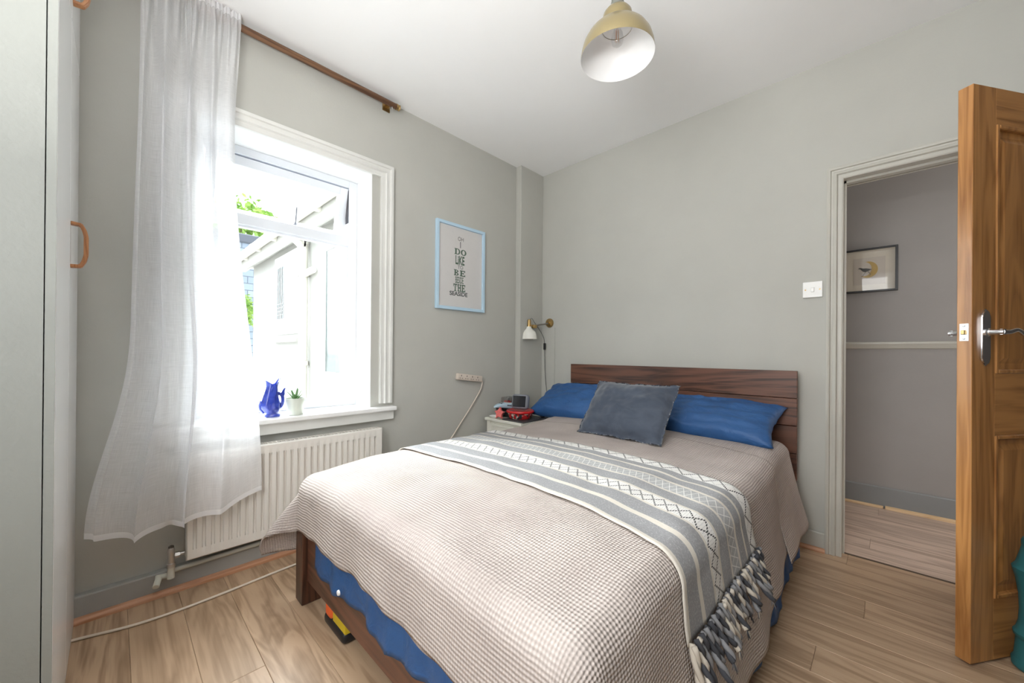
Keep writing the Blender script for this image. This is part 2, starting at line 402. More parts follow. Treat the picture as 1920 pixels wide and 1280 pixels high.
for (x0, x1, z0, z1) in ((-3.26, -2.98, 1.45, 2.09), (-2.74, -2.56, 1.90, 2.10), (-2.70, -2.55, 1.30, 1.76)):
    f_ = bx(x0-.03, x1+.03, EY-.045, EY-.028, z0-.03, z1+.03, bev=.006); obj('sash', f_, OUTW, wn)
    obj('pane', bx(x0, x1, EY-.049, EY-.044, z0, z1), PANE, wn)
b = B()
for i in range(1, 5): tube(b, [(-3.26+i*.056+.006*math.sin(q*2+i), EY-.052, 1.45+q*.064) for q in range(11)], .004, 5)
for q in range(4): tube(b, [(-3.26, EY-.052, 1.50+q*.045), (-2.98, EY-.052, 1.50+q*.045)], .003, 5)
obj('leading', b, mat('lead_came', (.5, .5, .5), .5), wn)
obj('window_sill', bx(-3.5, -2.4, EY-.09, EY, 1.16, 1.21, bev=.01), RENDER, ext)
dr = obj('door', bx(-1.80, -.95, EY-.03, EY, -.3, 2.16, bev=.01), OUTW, ext)
b = B()
for q in ((-1.74, -1.635, -.25, 2.10), (-1.20, -1.0, -.25, 2.10), (-1.634, -1.201, 2.03, 2.10), (-1.634, -1.201, .60, .86)): box(b, q[0], q[1], EY-.06, EY-.03, q[2], q[3], bev=.008)
obj('door_frame', b, OUTW, dr)
obj('pane', bx(-1.635, -1.20, EY-.045, EY-.035, .86, 2.03), FROST, dr)
b = B(); box(b, -1.71, -1.67, EY-.075, EY-.06, .95, 1.1, bev=.004); tube(b, [(-1.69, EY-.075, 1.02), (-1.69, EY-.11, 1.02), (-1.60, EY-.11, 1.02)], .009, 8)
obj('handle', b, OUTW, dr)
# slate-clad house further back, and two trees
SLATE = mat('blue_grey_slate', (.22, .26, .33), .7); k = N(SLATE)
br = k.n('ShaderNodeTexBrick'); mp = k.coord('Object', (1, 1, 1)); sw = k.n('ShaderNodeSeparateXYZ'); k.set(sw.inputs[0], mp); cw = k.n('ShaderNodeCombineXYZ')
k.set(cw.inputs[0], sw.outputs[1]); k.set(cw.inputs[1], sw.outputs[2]); k.set(br.inputs['Vector'], cw.outputs[0])
br.inputs['Scale'].default_value = 1; br.inputs['Brick Width'].default_value = .3; br.inputs['Row Height'].default_value = .2; br.inputs['Mortar Size'].default_value = .012
br.inputs['Color1'].default_value = (.24, .29, .37, 1); br.inputs['Color2'].default_value = (.32, .37, .45, 1); br.inputs['Mortar'].default_value = (.12, .14, .18, 1); k.color(br.outputs[0])
sh_ = thing('slate_house', 'blue-grey slate clad house wall beyond the white extension', 'building', (-11, -2, -.35))
obj('wall', bx(-11.2, -11, -3.6, .55, -.35, 4.15), SLATE, sh_)
obj('coping', bx(-11.3, -10.9, -3.7, .65, 4.15, 4.4, bev=.03), mat('dark_coping', (.10, .11, .14), .7), sh_)
LEAF = mat('green_leaf', (.22, .38, .07), .6); k = N(LEAF); k.color(k.ramp(k.noise(k.coord('Object'), 4, 2), [(.3, (.12, .26, .04)), (.7, (.42, .55, .14))]))
BARK = mat('bark', (.12, .09, .06), .9)
def tree(label, c, r, trunk_z, nleaf, seed):
    rnd = random.Random(seed); t = thing('tree', label, 'tree', (c[0], c[1], -.35))
    b = B(); tube(b, [(c[0], c[1], -.35), (c[0]+.05, c[1], trunk_z), (c[0], c[1]+.1, c[2])], .1, 8, rr=[.13, .1, .05])
    for i in range(7):
        a = rnd.uniform(0, 6.28); q = (c[0]+r*.6*math.cos(a), c[1]+r*.6*math.sin(a), c[2]+rnd.uniform(-.3, .5)*r)
        tube(b, [(c[0], c[1], trunk_z), q], .03, 6, rr=[.05, .015])
    obj('trunk', b, BARK, t)
    b = B()
    for i in range(nleaf):
        d = Vector((rnd.gauss(0, 1), rnd.gauss(0, 1), rnd.gauss(0, 1))).normalized()*r*rnd.uniform(.5, 1)**.5
        d *= .8+.35*nz(d.x*2/r+seed, d.y*2/r, d.z*2/r)*1.5
        p = Vector(c)+d; u = Vector((rnd.uniform(-1, 1), rnd.uniform(-1, 1), rnd.uniform(-1, 1))).normalized(); v = u.orthogonal().normalized(); s = r*rnd.uniform(.04, .075)
        b.faces.new([b.verts.new(p+u*s*1.5), b.verts.new(p+v*s*.6), b.verts.new(p-u*s*1.5), b.verts.new(p-v*s*.6)])
    tag(obj('foliage', b, LEAF, t), kind='stuff')
tree('bright green tree rising behind the slate wall', (-13.6, .2, 4.9), 1.4, 3, 2600, 3)
tree('small green bush in front of the slate wall', (-9.6, -.55, 2.0), .62, 1.2, 1300, 5)

# =================================================================== CURTAIN + POLE
CUR = bpy.data.materials.new('sheer_white_linen'); CUR.use_nodes = True; nt = CUR.node_tree
for q in list(nt.nodes): nt.nodes.remove(q)
k = N(CUR); k.nt = nt
out = k.n('ShaderNodeOutputMaterial'); df = k.n('ShaderNodeBsdfDiffuse'); tl = k.n('ShaderNodeBsdfTranslucent'); tr = k.n('ShaderNodeBsdfTransparent')
df.inputs[0].default_value = (.92, .92, .93, 1); tl.inputs[0].default_value = (.86, .87, .90, 1); tr.inputs[0].default_value = (1, 1, 1, 1)
m1 = k.n('ShaderNodeMixShader'); m1.inputs[0].default_value = .38; m2 = k.n('ShaderNodeMixShader')
lk(nt, df.outputs[0], m1.inputs[1]); lk(nt, tl.outputs[0], m1.inputs[2])
uv = k.coord('UV', (1, 1, 1)); sx = k.n('ShaderNodeSeparateXYZ'); k.set(sx.inputs[0], uv)
slub = k.math('ADD', k.noise(k.coord('UV', (420, 14, 1)), 1, 2), k.noise(k.coord('UV', (14, 420, 1)), 1, 2))
op = k.math('SUBTRACT', .96, k.math('MULTIPLY', slub, .24))        # cover of the weave
hem = k.math('MAXIMUM', k.math('LESS_THAN', sx.outputs[1], .022), k.math('GREATER_THAN', sx.outputs[1], 2.26))
opc = k.math('MINIMUM', 1, k.math('MAXIMUM', op, hem))
k.set(m2.inputs[0], opc); lk(nt, tr.outputs[0], m2.inputs[1]); lk(nt, m1.outputs[0], m2.inputs[2]); lk(nt, m2.outputs[0], out.inputs[0])

rodz, rodx = 2.606, .05
rail = thing('curtain_pole', 'dark wooden curtain pole with brass end fixed under the ceiling', 'curtain pole', (rodx, -2.0, rodz))
b = B(); tube(b, [(rodx, -2.72, rodz), (rodx, -1.448, rodz)], .0165, 16); obj('pole', b, RODW, rail, smooth='auto')
b = B(); tube(b, [(rodx, -1.448, rodz), (rodx, -1.438, rodz), (rodx, -1.434, rodz), (rodx, -1.425, rodz)], .02, 16, rr=[.0185, .0185, .015, .0185]); obj('end_cap', b, BRASS, rail, smooth='auto')
b = B(); tube(b, [(rodx, -1.475, rodz-.012), (rodx, -1.475, rodz-.03)], .005, 8); obj('hook', b, CHROME, rail)
b = B(); box(b, 0, rodx, -1.50, -1.48, rodz-.008, rodz+.008); box(b, 0, .006, -1.515, -1.465, rodz-.03, rodz+.03, bev=.002); obj('bracket', b, BRASS, rail)

def curtain():
    b = B(); uvl = b.loops.layers.uv.new('UVMap')
    NU, NV = 260, 90; ztop = rodz+.028; grid = []
    for j in range(NV+1):
        v = j/NV; row = []
        for i in range(NU+1):
            u = i/NU
            # right edge / left edge of the panel as it falls
            yl = -2.615 - .020*sstep(.1, .7, v) - .118*sstep(.60, 1.0, v)**1.6
            yr = -2.272 - .022*sstep(0, .25, v) + .105*sstep(.25, 1, v) + .0*v
            uu = u + .018*math.sin(2*PI*u*3+1)*(1-.4*v)
            yy = yl + (yr-yl)*uu
            low = sstep(.45, 1, v)
            xb = .075 + .020*sstep(.03, .3, v) + .085*low*(.5+.5*math.sin(PI*u)) + .02*low
            # gathers: tight at the rod, few deep folds below
            ph = 2*PI*u
            amp_t = .016*(1-sstep(0, .16, v))
            fold = math.sin(ph*4.4+.6+.5*math.sin(ph*1.3)) * (.034+.016*math.sin(ph*.8)) * (.55+.45*sstep(.02, .3, v)) * (1-.35*sstep(.55, .8, u)*sstep(.2, .5, v))
            fold *= (1-.75*sstep(.62, .80, u)*sstep(.25, .55, v)) * (1-.55*(1-sstep(.05, .28, u))*sstep(.5, .85, v))
            gath = math.sin(ph*13+2*math.sin(ph*2))*amp_t
            yy += .025*math.cos(ph*4.4+.6+.5*math.sin(ph*1.3))*sstep(.05, .3, v)*(1-sstep(.60, .75, u))*sstep(0, .12, u)
            deep = -.030*math.exp(-((u-.52)/.018)**2)*sstep(.55, .9, v) - .028*math.exp(-((u-.40)/.02)**2)*sstep(.1, .4, v)
            z = ztop - v*2.29
            wr = .006*nz(u*14, v*9, 3)*sstep(.1, .3, v) + .010*nz(u*5, v*4, 8)*low
            x = xb + fold + gath + deep + wr
            x = max(x, .022)
            if z < .75: x = max(x, .082)
            if .05 < v < 1 and z < .64 : x = max(x, .140 + .004*math.sin(ph*3))
            # hem line: slopes up to the right, small step at the deep fold
            zz = z + low*(.055*sstep(.62, 1, u)**1.3 - .02*math.exp(-((u-.30)/.2)**2) + .020*(1-sstep(0, .16, u)))*v
            if v < .03:
                x = rodx + .030 + abs(gath)*.6
                zz += .012*abs(math.sin(ph*9+1.1*math.sin(ph*3)))
            row.append((b.verts.new((x, yy, zz)), u*1.15, (1-v)*2.29))
        grid.append(row)
    for j in range(NV):
        for i in range(NU):
            q = [grid[j][i], grid[j][i+1], grid[j+1][i+1], grid[j+1][i]]
            f = b.faces.new([a[0] for a in q])
            for l, a in zip(f.loops, q): l[uvl].uv = (a[1], a[2])
    return b
cu = obj('sheer_curtain', curtain(), CUR, smooth=True)
tag(cu, 'sheer white linen curtain hanging over the left half of the window', 'curtain')

# =================================================================== RADIATOR
RADM = mat('cream_radiator_enamel', (.70, .67, .62), .32)
rad = thing('radiator', 'cream fluted panel radiator on the wall under the window', 'radiator', (.07, -2.0, .148))
ry0, ry1, rz0, rz1, rx = -2.455, -1.555, .148, .606, .122
b = B(); cols = []
nf = 27; pitch = (ry1-ry0-.044)/nf
ysq = [(ry0, 0), (ry0+.006, 1), (ry0+.016, 1)]
for i in range(nf):
    a = ry0+.022+i*pitch
    ysq += [(a+pitch*.02, 1), (a+pitch*.12, -1), (a+pitch*.36, -1), (a+pitch*.46, 1), (a+pitch*.98, 1)]
ysq += [(ry1-.016, 1), (ry1-.006, 1), (ry1, 0)]
zl = [(rz0, 0, 0), (rz0+.007, 1, 0), (rz0+.045, 1, 0), (rz0+.062, 1, 1), (rz1-.062, 1, 1), (rz1-.045, 1, 0), (rz1-.007, 1, 0), (rz1, 0, 0)]
g = [[b.verts.new((rx - (.008 if (kk == 0 or e == 0) else 0) - (.012 if (kk == -1 and fl_) else 0), yy, z)) for yy, kk in ysq] for z, e, fl_ in zl]
for A, C in zip(g, g[1:]):
    for i in range(len(A)-1): b.faces.new((A[i], A[i+1], C[i+1], C[i]))
me = bpy.data.meshes.new('front_panel'); bmesh.ops.recalc_face_normals(b, faces=b.faces); b.to_mesh(me); b.free()
panel = link('front_panel', me, RADM, rad, smooth='auto')
sm = panel.modifiers.new('thick', 'SOLIDIFY'); sm.thickness = .004; sm.offset = -1
for (a, c) in ((ry0+.003, ry0+.007), (ry1-.007, ry1-.003)): obj('side_panel', bx(.05, rx-.006, a, c, rz0+.004, rz1-.004), RADM, rad)
b = B(); box(b, .05, .056, ry0+.003, ry1-.003, rz0+.02, rz1-.02); obj('back_panel', b, RADM, rad)
b = B(); box(b, .052, .058, ry0+.004, ry1-.004, rz1-.014, rz1-.004); box(b, rx-.012, rx-.006, ry0+.004, ry1-.004, rz1-.014, rz1-.004)
for i in range(44): box(b, .056, rx-.010, ry0+.012+i*.02, ry0+.018+i*.02, rz1-.010, rz1-.006)
obj('top_grille', b, RADM, rad)
for yy in (-2.25, -1.75): obj('bracket', bx(.0005, .0495, yy-.015, yy+.015, .2, .56), RADM, rad)
VALV = mat('valve_nickel', (.55, .53, .50), .3, .9); PIPE = painted('painted_pipe', (.62, .62, .55), .45, .1)
b = B(); vy, vx = -2.500, .088
lathe(b, [(0, .222), (.006, .222), (.010, .214), (.013, .206), (.013, .195), (.012, .15), (.015, .148), (.015, .132), (.011, .13)], 14, (vx, vy, 0))
tube(b, [(vx, vy, .178), (vx, -2.455, .178)], .008, 12); tube(b, [(vx, -2.487, .178), (vx, -2.472, .178)], .013, 6)
v_ = obj('valve', b, VALV, rad, smooth='auto')
b = B(); lathe(b, [(0, .226), (.009, .222), (.011, .20), (.0115, .198)], 12, (vx, vy, 0)); obj('valve_cap', b, mat('dark_valve_cap', (.06, .05, .04), .5), v_)
b = B()
tube(b, [(vx, vy, .135), (vx, vy, .085)], .0125, 12); tube(b, smoothpts([(vx, vy, .10), (.066, -2.515, .092), (.052, -2.545, .09)], 5), .0105, 10)
tube(b, [(.056, -2.535, .092), (.10, -2.548, .072)], .0115, 12)
tube(b, [(.052, -2.50, .10), (.050, -1.45, .112)], .0095, 10)
obj('pipe', b, PIPE, rad, smooth='auto')

# =================================================================== WARDROBE
WARD = painted('wardrobe_white', (.83, .84, .84), .25, .01, .03)
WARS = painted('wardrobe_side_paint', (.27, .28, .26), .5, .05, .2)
wd = thing('wardrobe', 'built-in wardrobe with white doors and grey painted side', 'wardrobe', (.4, -3.05, 0))
WX, WY = .80, -2.776
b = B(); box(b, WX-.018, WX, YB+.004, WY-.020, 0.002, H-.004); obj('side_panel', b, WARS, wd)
b = B(); box(b, .002, WX-.018, YB+.004, YB+.02, .002, H-.004); box(b, .002, WX-.018, YB+.02, WY-.022, H-.022, H-.004); box(b, .002, WX-.018, YB+.02, WY-.022, .002, .06); box(b, .002, WX-.018, YB+.02, WY-.022, 2.11, 2.125); box(b, .002, .018, YB+.02, WY-.022, .06, 2.6)
obj('carcass', b, WARD, wd)
def wdoor(x0, x1, z0, z1, hx=None, hz=None):
    d = obj('door', bx(x0+.0015, x1-.0015, WY-.018, WY, z0, z1, bev=.002), [WARD], wd)
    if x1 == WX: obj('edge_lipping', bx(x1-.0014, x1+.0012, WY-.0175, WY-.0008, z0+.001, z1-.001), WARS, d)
    if hx is not None:
        b = B(); L = .07; pr_ = .034
        pts = [(hx, WY-.002, hz+L), (hx, WY+.022, hz+L-.002), (hx, WY+pr_-.004, hz+L-.02), (hx, WY+pr_, hz+L-.04), (hx, WY+pr_, hz-L+.04), (hx, WY+pr_-.004, hz-L+.02), (hx, WY+.022, hz-L+.002), (hx, WY-.002, hz-L)]
        for s_ in (0, 1): pass
        ring = []
        for p in pts: ring.append(Vector(p))
        prev = None
        for i, p in enumerate(ring):
            dd = (ring[min(i+1, 7)]-ring[max(i-1, 0)]).normalized(); nn = Vector((1, 0, 0)).cross(dd).normalized()
            cur = [b.verts.new(p+Vector((sx_*.011, 0, 0))+nn*sn*.0055) for sx_, sn in ((-1, -1), (1, -1), (1, 1), (-1, 1))]
            if prev:
                for q in range(4): b.faces.new((prev[q], prev[(q+1) % 4], cur[(q+1) % 4], cur[q]))
            else: b.faces.new(cur)
            prev = cur
        b.faces.new(prev[::-1])
        bmesh.ops.bevel(b, geom=list(b.edges), offset=.002, segments=2, affect='EDGES')
        obj('handle', b, HANDW, d, smooth='auto')
    return d
wdoor(.02, .402, .004, 2.112, .368, 1.400); wdoor(.402, WX, .004, 2.112); wdoor(.02, .402, 2.118, H-.006, .368, 2.258); wdoor(.402, WX, 2.118, H-.006)

# =================================================================== DOOR LEAF
hx_, hy_ = 2.876, -.006
da = math.atan2(-.824, -.566)
door = S(empty('door_1', (hx_, hy_, .010), da))
DW, DH, DT = .742, 1.982, .040
def dl(name, bm, m, parent=door, **k): return obj(name, bm, m, parent, local=True, **k)
st = .108; mu = .095; zs = [(.21, .775), (.99, 1.855)]
for x0, x1 in ((0, st), (DW-st, DW)): dl('stile', bx(x0, x1, 0, DT, 0, DH, bev=.0015), DOORW)
dl('muntin', bx(DW/2-mu/2, DW/2+mu/2, .001, DT-.001, .20, 1.87), DOORW)
for z0, z1 in ((0, .21), (.775, .99), (1.855, DH)): dl('rail', bx(st, DW-st, .0005, DT-.0005, z0, z1, bev=.001), DOORR)
for x0, x1 in ((st, DW/2-mu/2), (DW/2+mu/2, DW-st)):
    for z0, z1 in zs:
        b = B(); box(b, x0, x1, .012, DT-.012, z0, z1)
        for yy, s_ in ((DT-.012, 1), (.012, -1)):      # raised field
            a = [b.verts.new((x, yy, z)) for x, z in ((x0+.035, z0+.035), (x1-.035, z0+.035), (x1-.035, z1-.035), (x0+.035, z1-.035))]
            c = [b.verts.new((x, yy+s_*.006, z)) for x, z in ((x0+.055, z0+.055), (x1-.055, z0+.055), (x1-.055, z1-.055), (x0+.055, z1-.055))]
            b.faces.new(c if s_ < 0 else c[::-1])
            for i in range(4): b.faces.new((a[i], a[(i+1) % 4], c[(i+1) % 4], c[i]))
        p_ = dl('panel', b, DOORW)
        b = B()
        for yy, s_ in ((DT, -1), (0, 1)):
            ring(b, lambda a, c, d, e: (a, c, min(yy-s_*.003, yy+s_*.014), max(yy-s_*.003, yy+s_*.014), d, e), x0, x1, z0, z1, .014, bev=.003)
        dl('moulding', b, DOORW, p_)
LZ = 1.132; LX = DW-.055
dl('latch_plate', bx(DW-.0005, DW+.0015, .008, .032, LZ-.030, LZ+.030, bev=.0006), mat('bright_nickel', (.82, .82, .80), .3, .6), label='bright nickel latch plate on the door edge')
dl('latch_bolt', bx(DW, DW+.009, .014, .026, LZ-.008, LZ+.008, bev=.002), BRASS)
b = B(); 
for dz in (-.022, .022): lathe(b, [(0, 0), (.004, 0), (.004, .001), (0, .0015)], 10, (0, 0, 0), Matrix.Translation((DW+.0015, .020, LZ+dz)) @ Matrix.Rotation(PI/2, 4, 'Y'))
dl('screw', b, CHROME)
for s_, yy in ((1, DT), (-1, 0)):
    b = B(); hw = .0215
    poly = [(-hw, -.075), (-hw, .062), (-hw*.85, .072), (-hw*.45, .078), (-hw*.3, .088), (0, .093), (hw*.3, .088), (hw*.45, .078), (hw*.85, .072), (hw, .062), (hw, -.075), (hw*.85, -.085), (hw*.45, -.091), (hw*.3, -.099), (0, -.104), (-hw*.3, -.099), (-hw*.45, -.091), (-hw*.85, -.085)]
    prism(b, poly, lambda u, v, d: (LX+u, yy+s_*d, LZ+v-.012), 0, .007)
    bmesh.ops.bevel(b, geom=[e for e in b.edges if all(abs(v.co.y-(yy+s_*.007)) < 1e-5 for v in e.verts)], offset=.003, segments=2, affect='EDGES')
    pl = dl('handle_plate', b, CHROME, smooth='auto')
    b = B(); y1 = yy+s_*.007
    lathe(b, [(.014, 0), (.014, .004), (.011, .007), (.0095, .01), (.0095, .043), (.0, .045)], 16, (0, 0, 0), Matrix.Translation((LX, y1, LZ)) @ Matrix.Rotation(-s_*PI/2, 4, 'X'))
    pts = smoothpts([(LX+.004, y1+s_*.036, LZ), (LX-.03, y1+s_*.037, LZ), (LX-.062, y1+s_*.037, LZ+.007), (LX-.085, y1+s_*.036, LZ+.003), (LX-.105, y1+s_*.033, LZ-.005), (LX-.122, y1+s_*.028, LZ+.004)], 4)
    tube(b, pts, .008, 10, rr=[.0095-.004*(i/len(pts)) for i in range(len(pts))])
    dl('lever', b, CHROME, pl, smooth='auto')
b = B()
for z in (.25, 1.0, 1.72): tube(b, [(0, -.002, z), (0, -.002, z+.1)], .006, 10)
dl('hinge', b, BRASS)

# =================================================================== BED
bed = thing('bed', 'dark stained wooden double bed with plank headboard', 'bed', (1.2, -1.1, 0))
BX0, BX1, BYF = .464, 1.936, -2.127
hb = empty('headboard', (1.19, -.075, 0)); hb.parent = bed; hb.location = Vector((1.19, -.075, 0))-bed.location
def hpart(name, bm, m, c):                      # a plank gets its own origin so that its grain is its own
    for v in bm.verts: v.co -= Vector(c)
    o = obj(name, bm, m, hb, local=True); o.location = Vector(c)-Vector((1.19, -.075, 0)); return o
for z0, z1 in ((.822, .971), (.672, .819), (.522, .669), (.372, .519), (.222, .369)):
    hpart('plank', bx(.440, 1.934, -.092, -.066, z0, z1, bev=.002), BEDW, (.440, -.092, z0))
for x in (.50, 1.80): hpart('post', bx(x, x+.075, -.065, -.030, .0, .955, bev=.002), BEDV, (x, -.065, 0))
def bpart(name, bm, m, c):
    for v in bm.verts: v.co -= Vector(c)
    o = obj(name, bm, m, bed, local=True); o.location = Vector(c)-bed.location; return o
for x in (BX0, BX1-.08):
    bpart('leg', bx(x, x+.08, BYF, BYF+.077, 0, .345, bev=.003), BEDV, (x, BYF, 0))
bpart('foot_board', bx(BX0+.08, BX1-.08, BYF+.020, BYF+.052, .096, .342, bev=.003), BEDW, (BX0+.08, BYF+.020, .096))
for x in (BX0+.02, BX1-.053): 
    o = bpart('side_rail', bx(0, BYF*-1-.077-.092, 0, .033, .12, .30, bev=.003), BEDW, (0, 0, 0)); o.rotation_euler = (0, 0, PI/2)
    o.location = Vector((x+.033, BYF+.077, 0))-bed.location
for i in range(9): bpart('slat', bx(BX0+.053, BX1-.053, -1.95+i*.21, -1.86+i*.21, .24, .26), BEDW, (BX0+.053, -1.95+i*.21, .24))

SHEET = painted('cream_sheet', (.72, .68, .60), .8, .03)
mt = obj('mattress', bx(.50, 1.90, -2.06, -.10, .262, .520, bev=.04, seg=4), SHEET, smooth='auto')
tag(mt, 'mattress in a cream fitted sheet on the wooden bed', 'mattress')

# ---- draped cloth -----------------------------------------------------------
IX0, IX1, IYF = .545, 1.850, -2.065; RR = .075
def ztop(x, y):
    u = (x-1.2)/.7
    return .562 + .022*(1-u*u) + .040*sstep(-.80, -.36, y) - .022*sstep(-1.75, -2.12, y) + .006*nz(x*3, y*3) + .003*nz(x*9, y*9, 4)
def drape(s, t, off=0, fl_r=.20, fl_f=.06, fl_l=.16, corner=.50, rip=1.0, seed=0, rwave=9.0, crk=0):
    """flat cloth point (s, t) -> point on the made-up bed"""
    qx = min(max(s, IX0), IX1); qy = max(t, IYF)
    ex, ey = s-qx, t-qy; d = math.hypot(ex, ey)
    zt = ztop(qx, qy)
    if d < 1e-6:
        return Vector((s, t, zt+off))
    dx, dy = ex/d, ey/d; R = RR+off
    side = abs(dx); foot = abs(dy)
    fl = (fl_r if dx > 0 else fl_l)*side**2 + fl_f*foot**2
    cf = 4*side*side*foot*foot
    fl += (corner if dx < 0 else .18)*cf
    arc = RR*PI/2
    if d < arc:
        a = d/RR; out = R*math.sin(a); drop = RR-R*math.cos(a)
    else:
        e = d-arc; out = R + fl*e; drop = RR + e*math.sqrt(max(.1, 1-fl*fl))
    hang = sstep(arc*.6, arc+.25, d)
    per = (s if foot > side else t)
    rp = (math.sin(per*rwave*1.7+seed) * .35 + nz(per*6, d*1.5, seed+2)*1.1)*.016*hang*rip
    out += rp
    if crk: out -= crk*hang*(.5+.5*math.sin(per*46+3*nz(per*7, d*2, 4)+d*5)) + crk*.7*hang*abs(nz(per*22, d*5, 6))
    return Vector((qx+dx*out, qy+dy*out, zt - drop))
def cloth(name, s0, s1, t0, t1, step, mats, parent, hemf=None, **kw):
    b = B(); uvl = b.loops.layers.uv.new('UVMap')
    nu, nv = max(2, int((s1-s0)/step)), max(2, int((t1-t0)/step)); g = []
    for j in range(nv+1):
        r = []
        for i in range(nu+1):
            u, v = i/nu, j/nv
            s = s0+(s1-s0)*u; t = t0+(t1-t0)*v
            if hemf: s, t = hemf(s, t, u, v)
            r.append((b.verts.new(drape(s, t, **kw)), s, t))
        g.append(r)
    for j in range(nv):
        for i in range(nu):
            q = [g[j][i], g[j][i+1], g[j+1][i+1], g[j+1][i]]
            f = b.faces.new([a[0] for a in q])
            for l, a in zip(f.loops, q): l[uvl].uv = (a[1], a[2])
    for f in b.faces: f.normal_update()
    me = bpy.data.meshes.new(name); b.to_mesh(me); b.free()
    o = link(name, me, mats, parent, smooth=True)
    return o
# duvet
DUV = mat('blue_cotton', (.022, .085, .235), .55, spec=.35); k = N(DUV)
f = k.noise(k.coord('Object'), 7, 4, .6); k.color(k.ramp(f, [(.3, (.019, .075, .21)), (.7, (.028, .10, .27))])); k.bump(k.noise(k.coord('Object'), 14, 4, .55, .8), .55, .012)
def duv_hem(s, t, u, v):
    if t < IYF: t = IYF + (t-IYF)*(1+.07*nz(s*3, 1.3)+.03*nz(s*14, 2))
    if s > IX1: s = IX1 + (s-IX1)*(1+.06*nz(t*4, 2.2))
    return s, t
dv = cloth('duvet', .675, IX1+.565, IYF-.385, -.30, .016, DUV, None, duv_hem, off=-.0145, fl_r=.16, fl_f=.035, fl_l=.05, corner=.1, seed=1, crk=.008)
tag(dv, 'blue duvet showing below the blanket at the foot of the bed', 'duvet')
so = dv.modifiers.new('thick', 'SOLIDIFY'); so.thickness = .010; so.offset = -1
p0 = drape(.985, IYF-.350, off=-.008, fl_f=.035, seed=1)
b = B(); lathe(b, [(0, .004), (.0075, .0035), (.009, .001), (.009, -.002), (0, -.003)], 16, (0, 0, 0), Matrix.Translation((p0.x, p0.y-.016, p0.z+.01)) @ Matrix.Rotation(PI/2, 4, 'X'))
obj('button', b, WPLAS, dv, smooth='auto', label='small white button on the duvet edge')

# blanket
BLK = mat('oatmeal_waffle_cotton', (.60, .52, .47), .85, spec=.15); k = N(BLK)
uv = k.coord('UV'); sx = k.n('ShaderNodeSeparateXYZ'); k.set(sx.inputs[0], uv)
wob = k.math('MULTIPLY', k.math('SUBTRACT', k.noise(uv, 9, 2), .5), .012)
a_ = k.math('SINE', k.math('MULTIPLY', k.math('ADD', sx.outputs[0], wob), 2*PI/.0088)); c_ = k.math('SINE', k.math('MULTIPLY', k.math('ADD', sx.outputs[1], wob), 2*PI/.0105))
hgt = k.math('ADD', k.math('MULTIPLY', a_, .45), k.math('MULTIPLY', c_, .55))
f = k.math('ADD', k.math('MULTIPLY', hgt, .18), k.math('MULTIPLY', k.noise(uv, 5, 4), .5))
k.color(k.ramp(f, [(.05, (.39, .335, .31)), (.45, (.56, .50, .465))])); k.bump(hgt, .65, .003)
def bl_hem(s, t, u, v):
    if t < IYF: t = IYF + (t-IYF)*(1+.05*nz(s*3, 7.7)+.015*math.sin(s*40))
    if s > IX1:
        ext = s-IX1
        s = IX1 + ext*(1+.05*nz(t*3, 5.1)+.06*sstep(-.95, -1.15, t)-.12*sstep(-.95, -.6, t))
    if v > .9: t += (v-.9)*10*(.02*math.sin((s-1.0)*3.2)-.05*sstep(1.5, 2.2, s))
    return s, t
bk = cloth('blanket', IX0-.40, IX1+.475, IYF-.262, -.565, .0125, BLK, None, bl_hem, off=0, seed=1)
tag(bk, 'oatmeal waffle blanket spread over the bed', 'blanket')
so = bk.modifiers.new('thick', 'SOLIDIFY'); so.thickness = .006; so.offset = -1
def fl_hem(s, t, u, v):
    if s > IX1: s = IX1 + (s-IX1)*(1+.03*nz(t*5, 3.1))
    return s, t
fp = cloth('folded_top', IX0-.3, IX1+.455, -.66, -.20, .0125, BLK, bk, fl_hem, off=-.007, fl_r=.25, seed=1)
so = fp.modifiers.new('thick', 'SOLIDIFY'); so.thickness = .003; so.offset = -1
# hem stitching along the foot edge
# ---- striped throw
THR = mat('striped_woven_throw', (.5, .5, .5), .9, spec=.1); k = N(THR)
uv = k.coord('UV'); sx = k.n('ShaderNodeSeparateXYZ'); k.set(sx.inputs[0], uv)
T0, T1 = -1.665, -1.03
tt = k.math('DIVIDE', k.math('SUBTRACT', sx.outputs[1], T0), T1-T0)
CRM, GRY, WHT = (.62, .57, .49), (.235, .235, .245), (.74, .72, .69)
stops = [(0, CRM), (.035, GRY), (.15, CRM), (.185, GRY), (.30, CRM), (.32, WHT), (.43, CRM), (.45, GRY), (.555, CRM), (.575, (.33, .33, .33)), (.685, CRM), (.71, GRY), (.79, CRM), (.815, GRY), (.885, WHT)]
base = k.ramp(tt, stops, 'CONSTANT')
mel = k.noise(k.coord('UV', (60, 400, 1)), 1, 3, .7); base = k.mix(k.math('MULTIPLY', mel, .36), base, (.50, .50, .50)); mel2 = k.noise(k.coord('UV', (150, 260, 1)), 1, 4, .75); base = k.mix(k.math('MULTIPLY', k.math('GREATER_THAN', mel2, .56), .35), base, (.62, .61, .60))
def zig(center, amp, period, width, phase=0):
    tri = k.math('SUBTRACT', k.math('PINGPONG', k.math('ADD', sx.outputs[0], phase), period/2), period/4)      # -p/4..p/4
    tri = k.math('MULTIPLY', tri, amp*4/period)
    return [k.math('LESS_THAN', k.math('ABSOLUTE', k.math('SUBTRACT', k.math('SUBTRACT', tt, center), k.math('MULTIPLY', tri, s_))), width) for s_ in (1, -1)]
dots = k.math('GREATER_THAN', k.math('SINE', k.math('MULTIPLY', sx.outputs[0], 2*PI/.0055)), -.55)
za, zb = zig(.375, .052, .090, .008); dk = k.math('MULTIPLY', k.math('MAXIMUM', za, zb), dots)
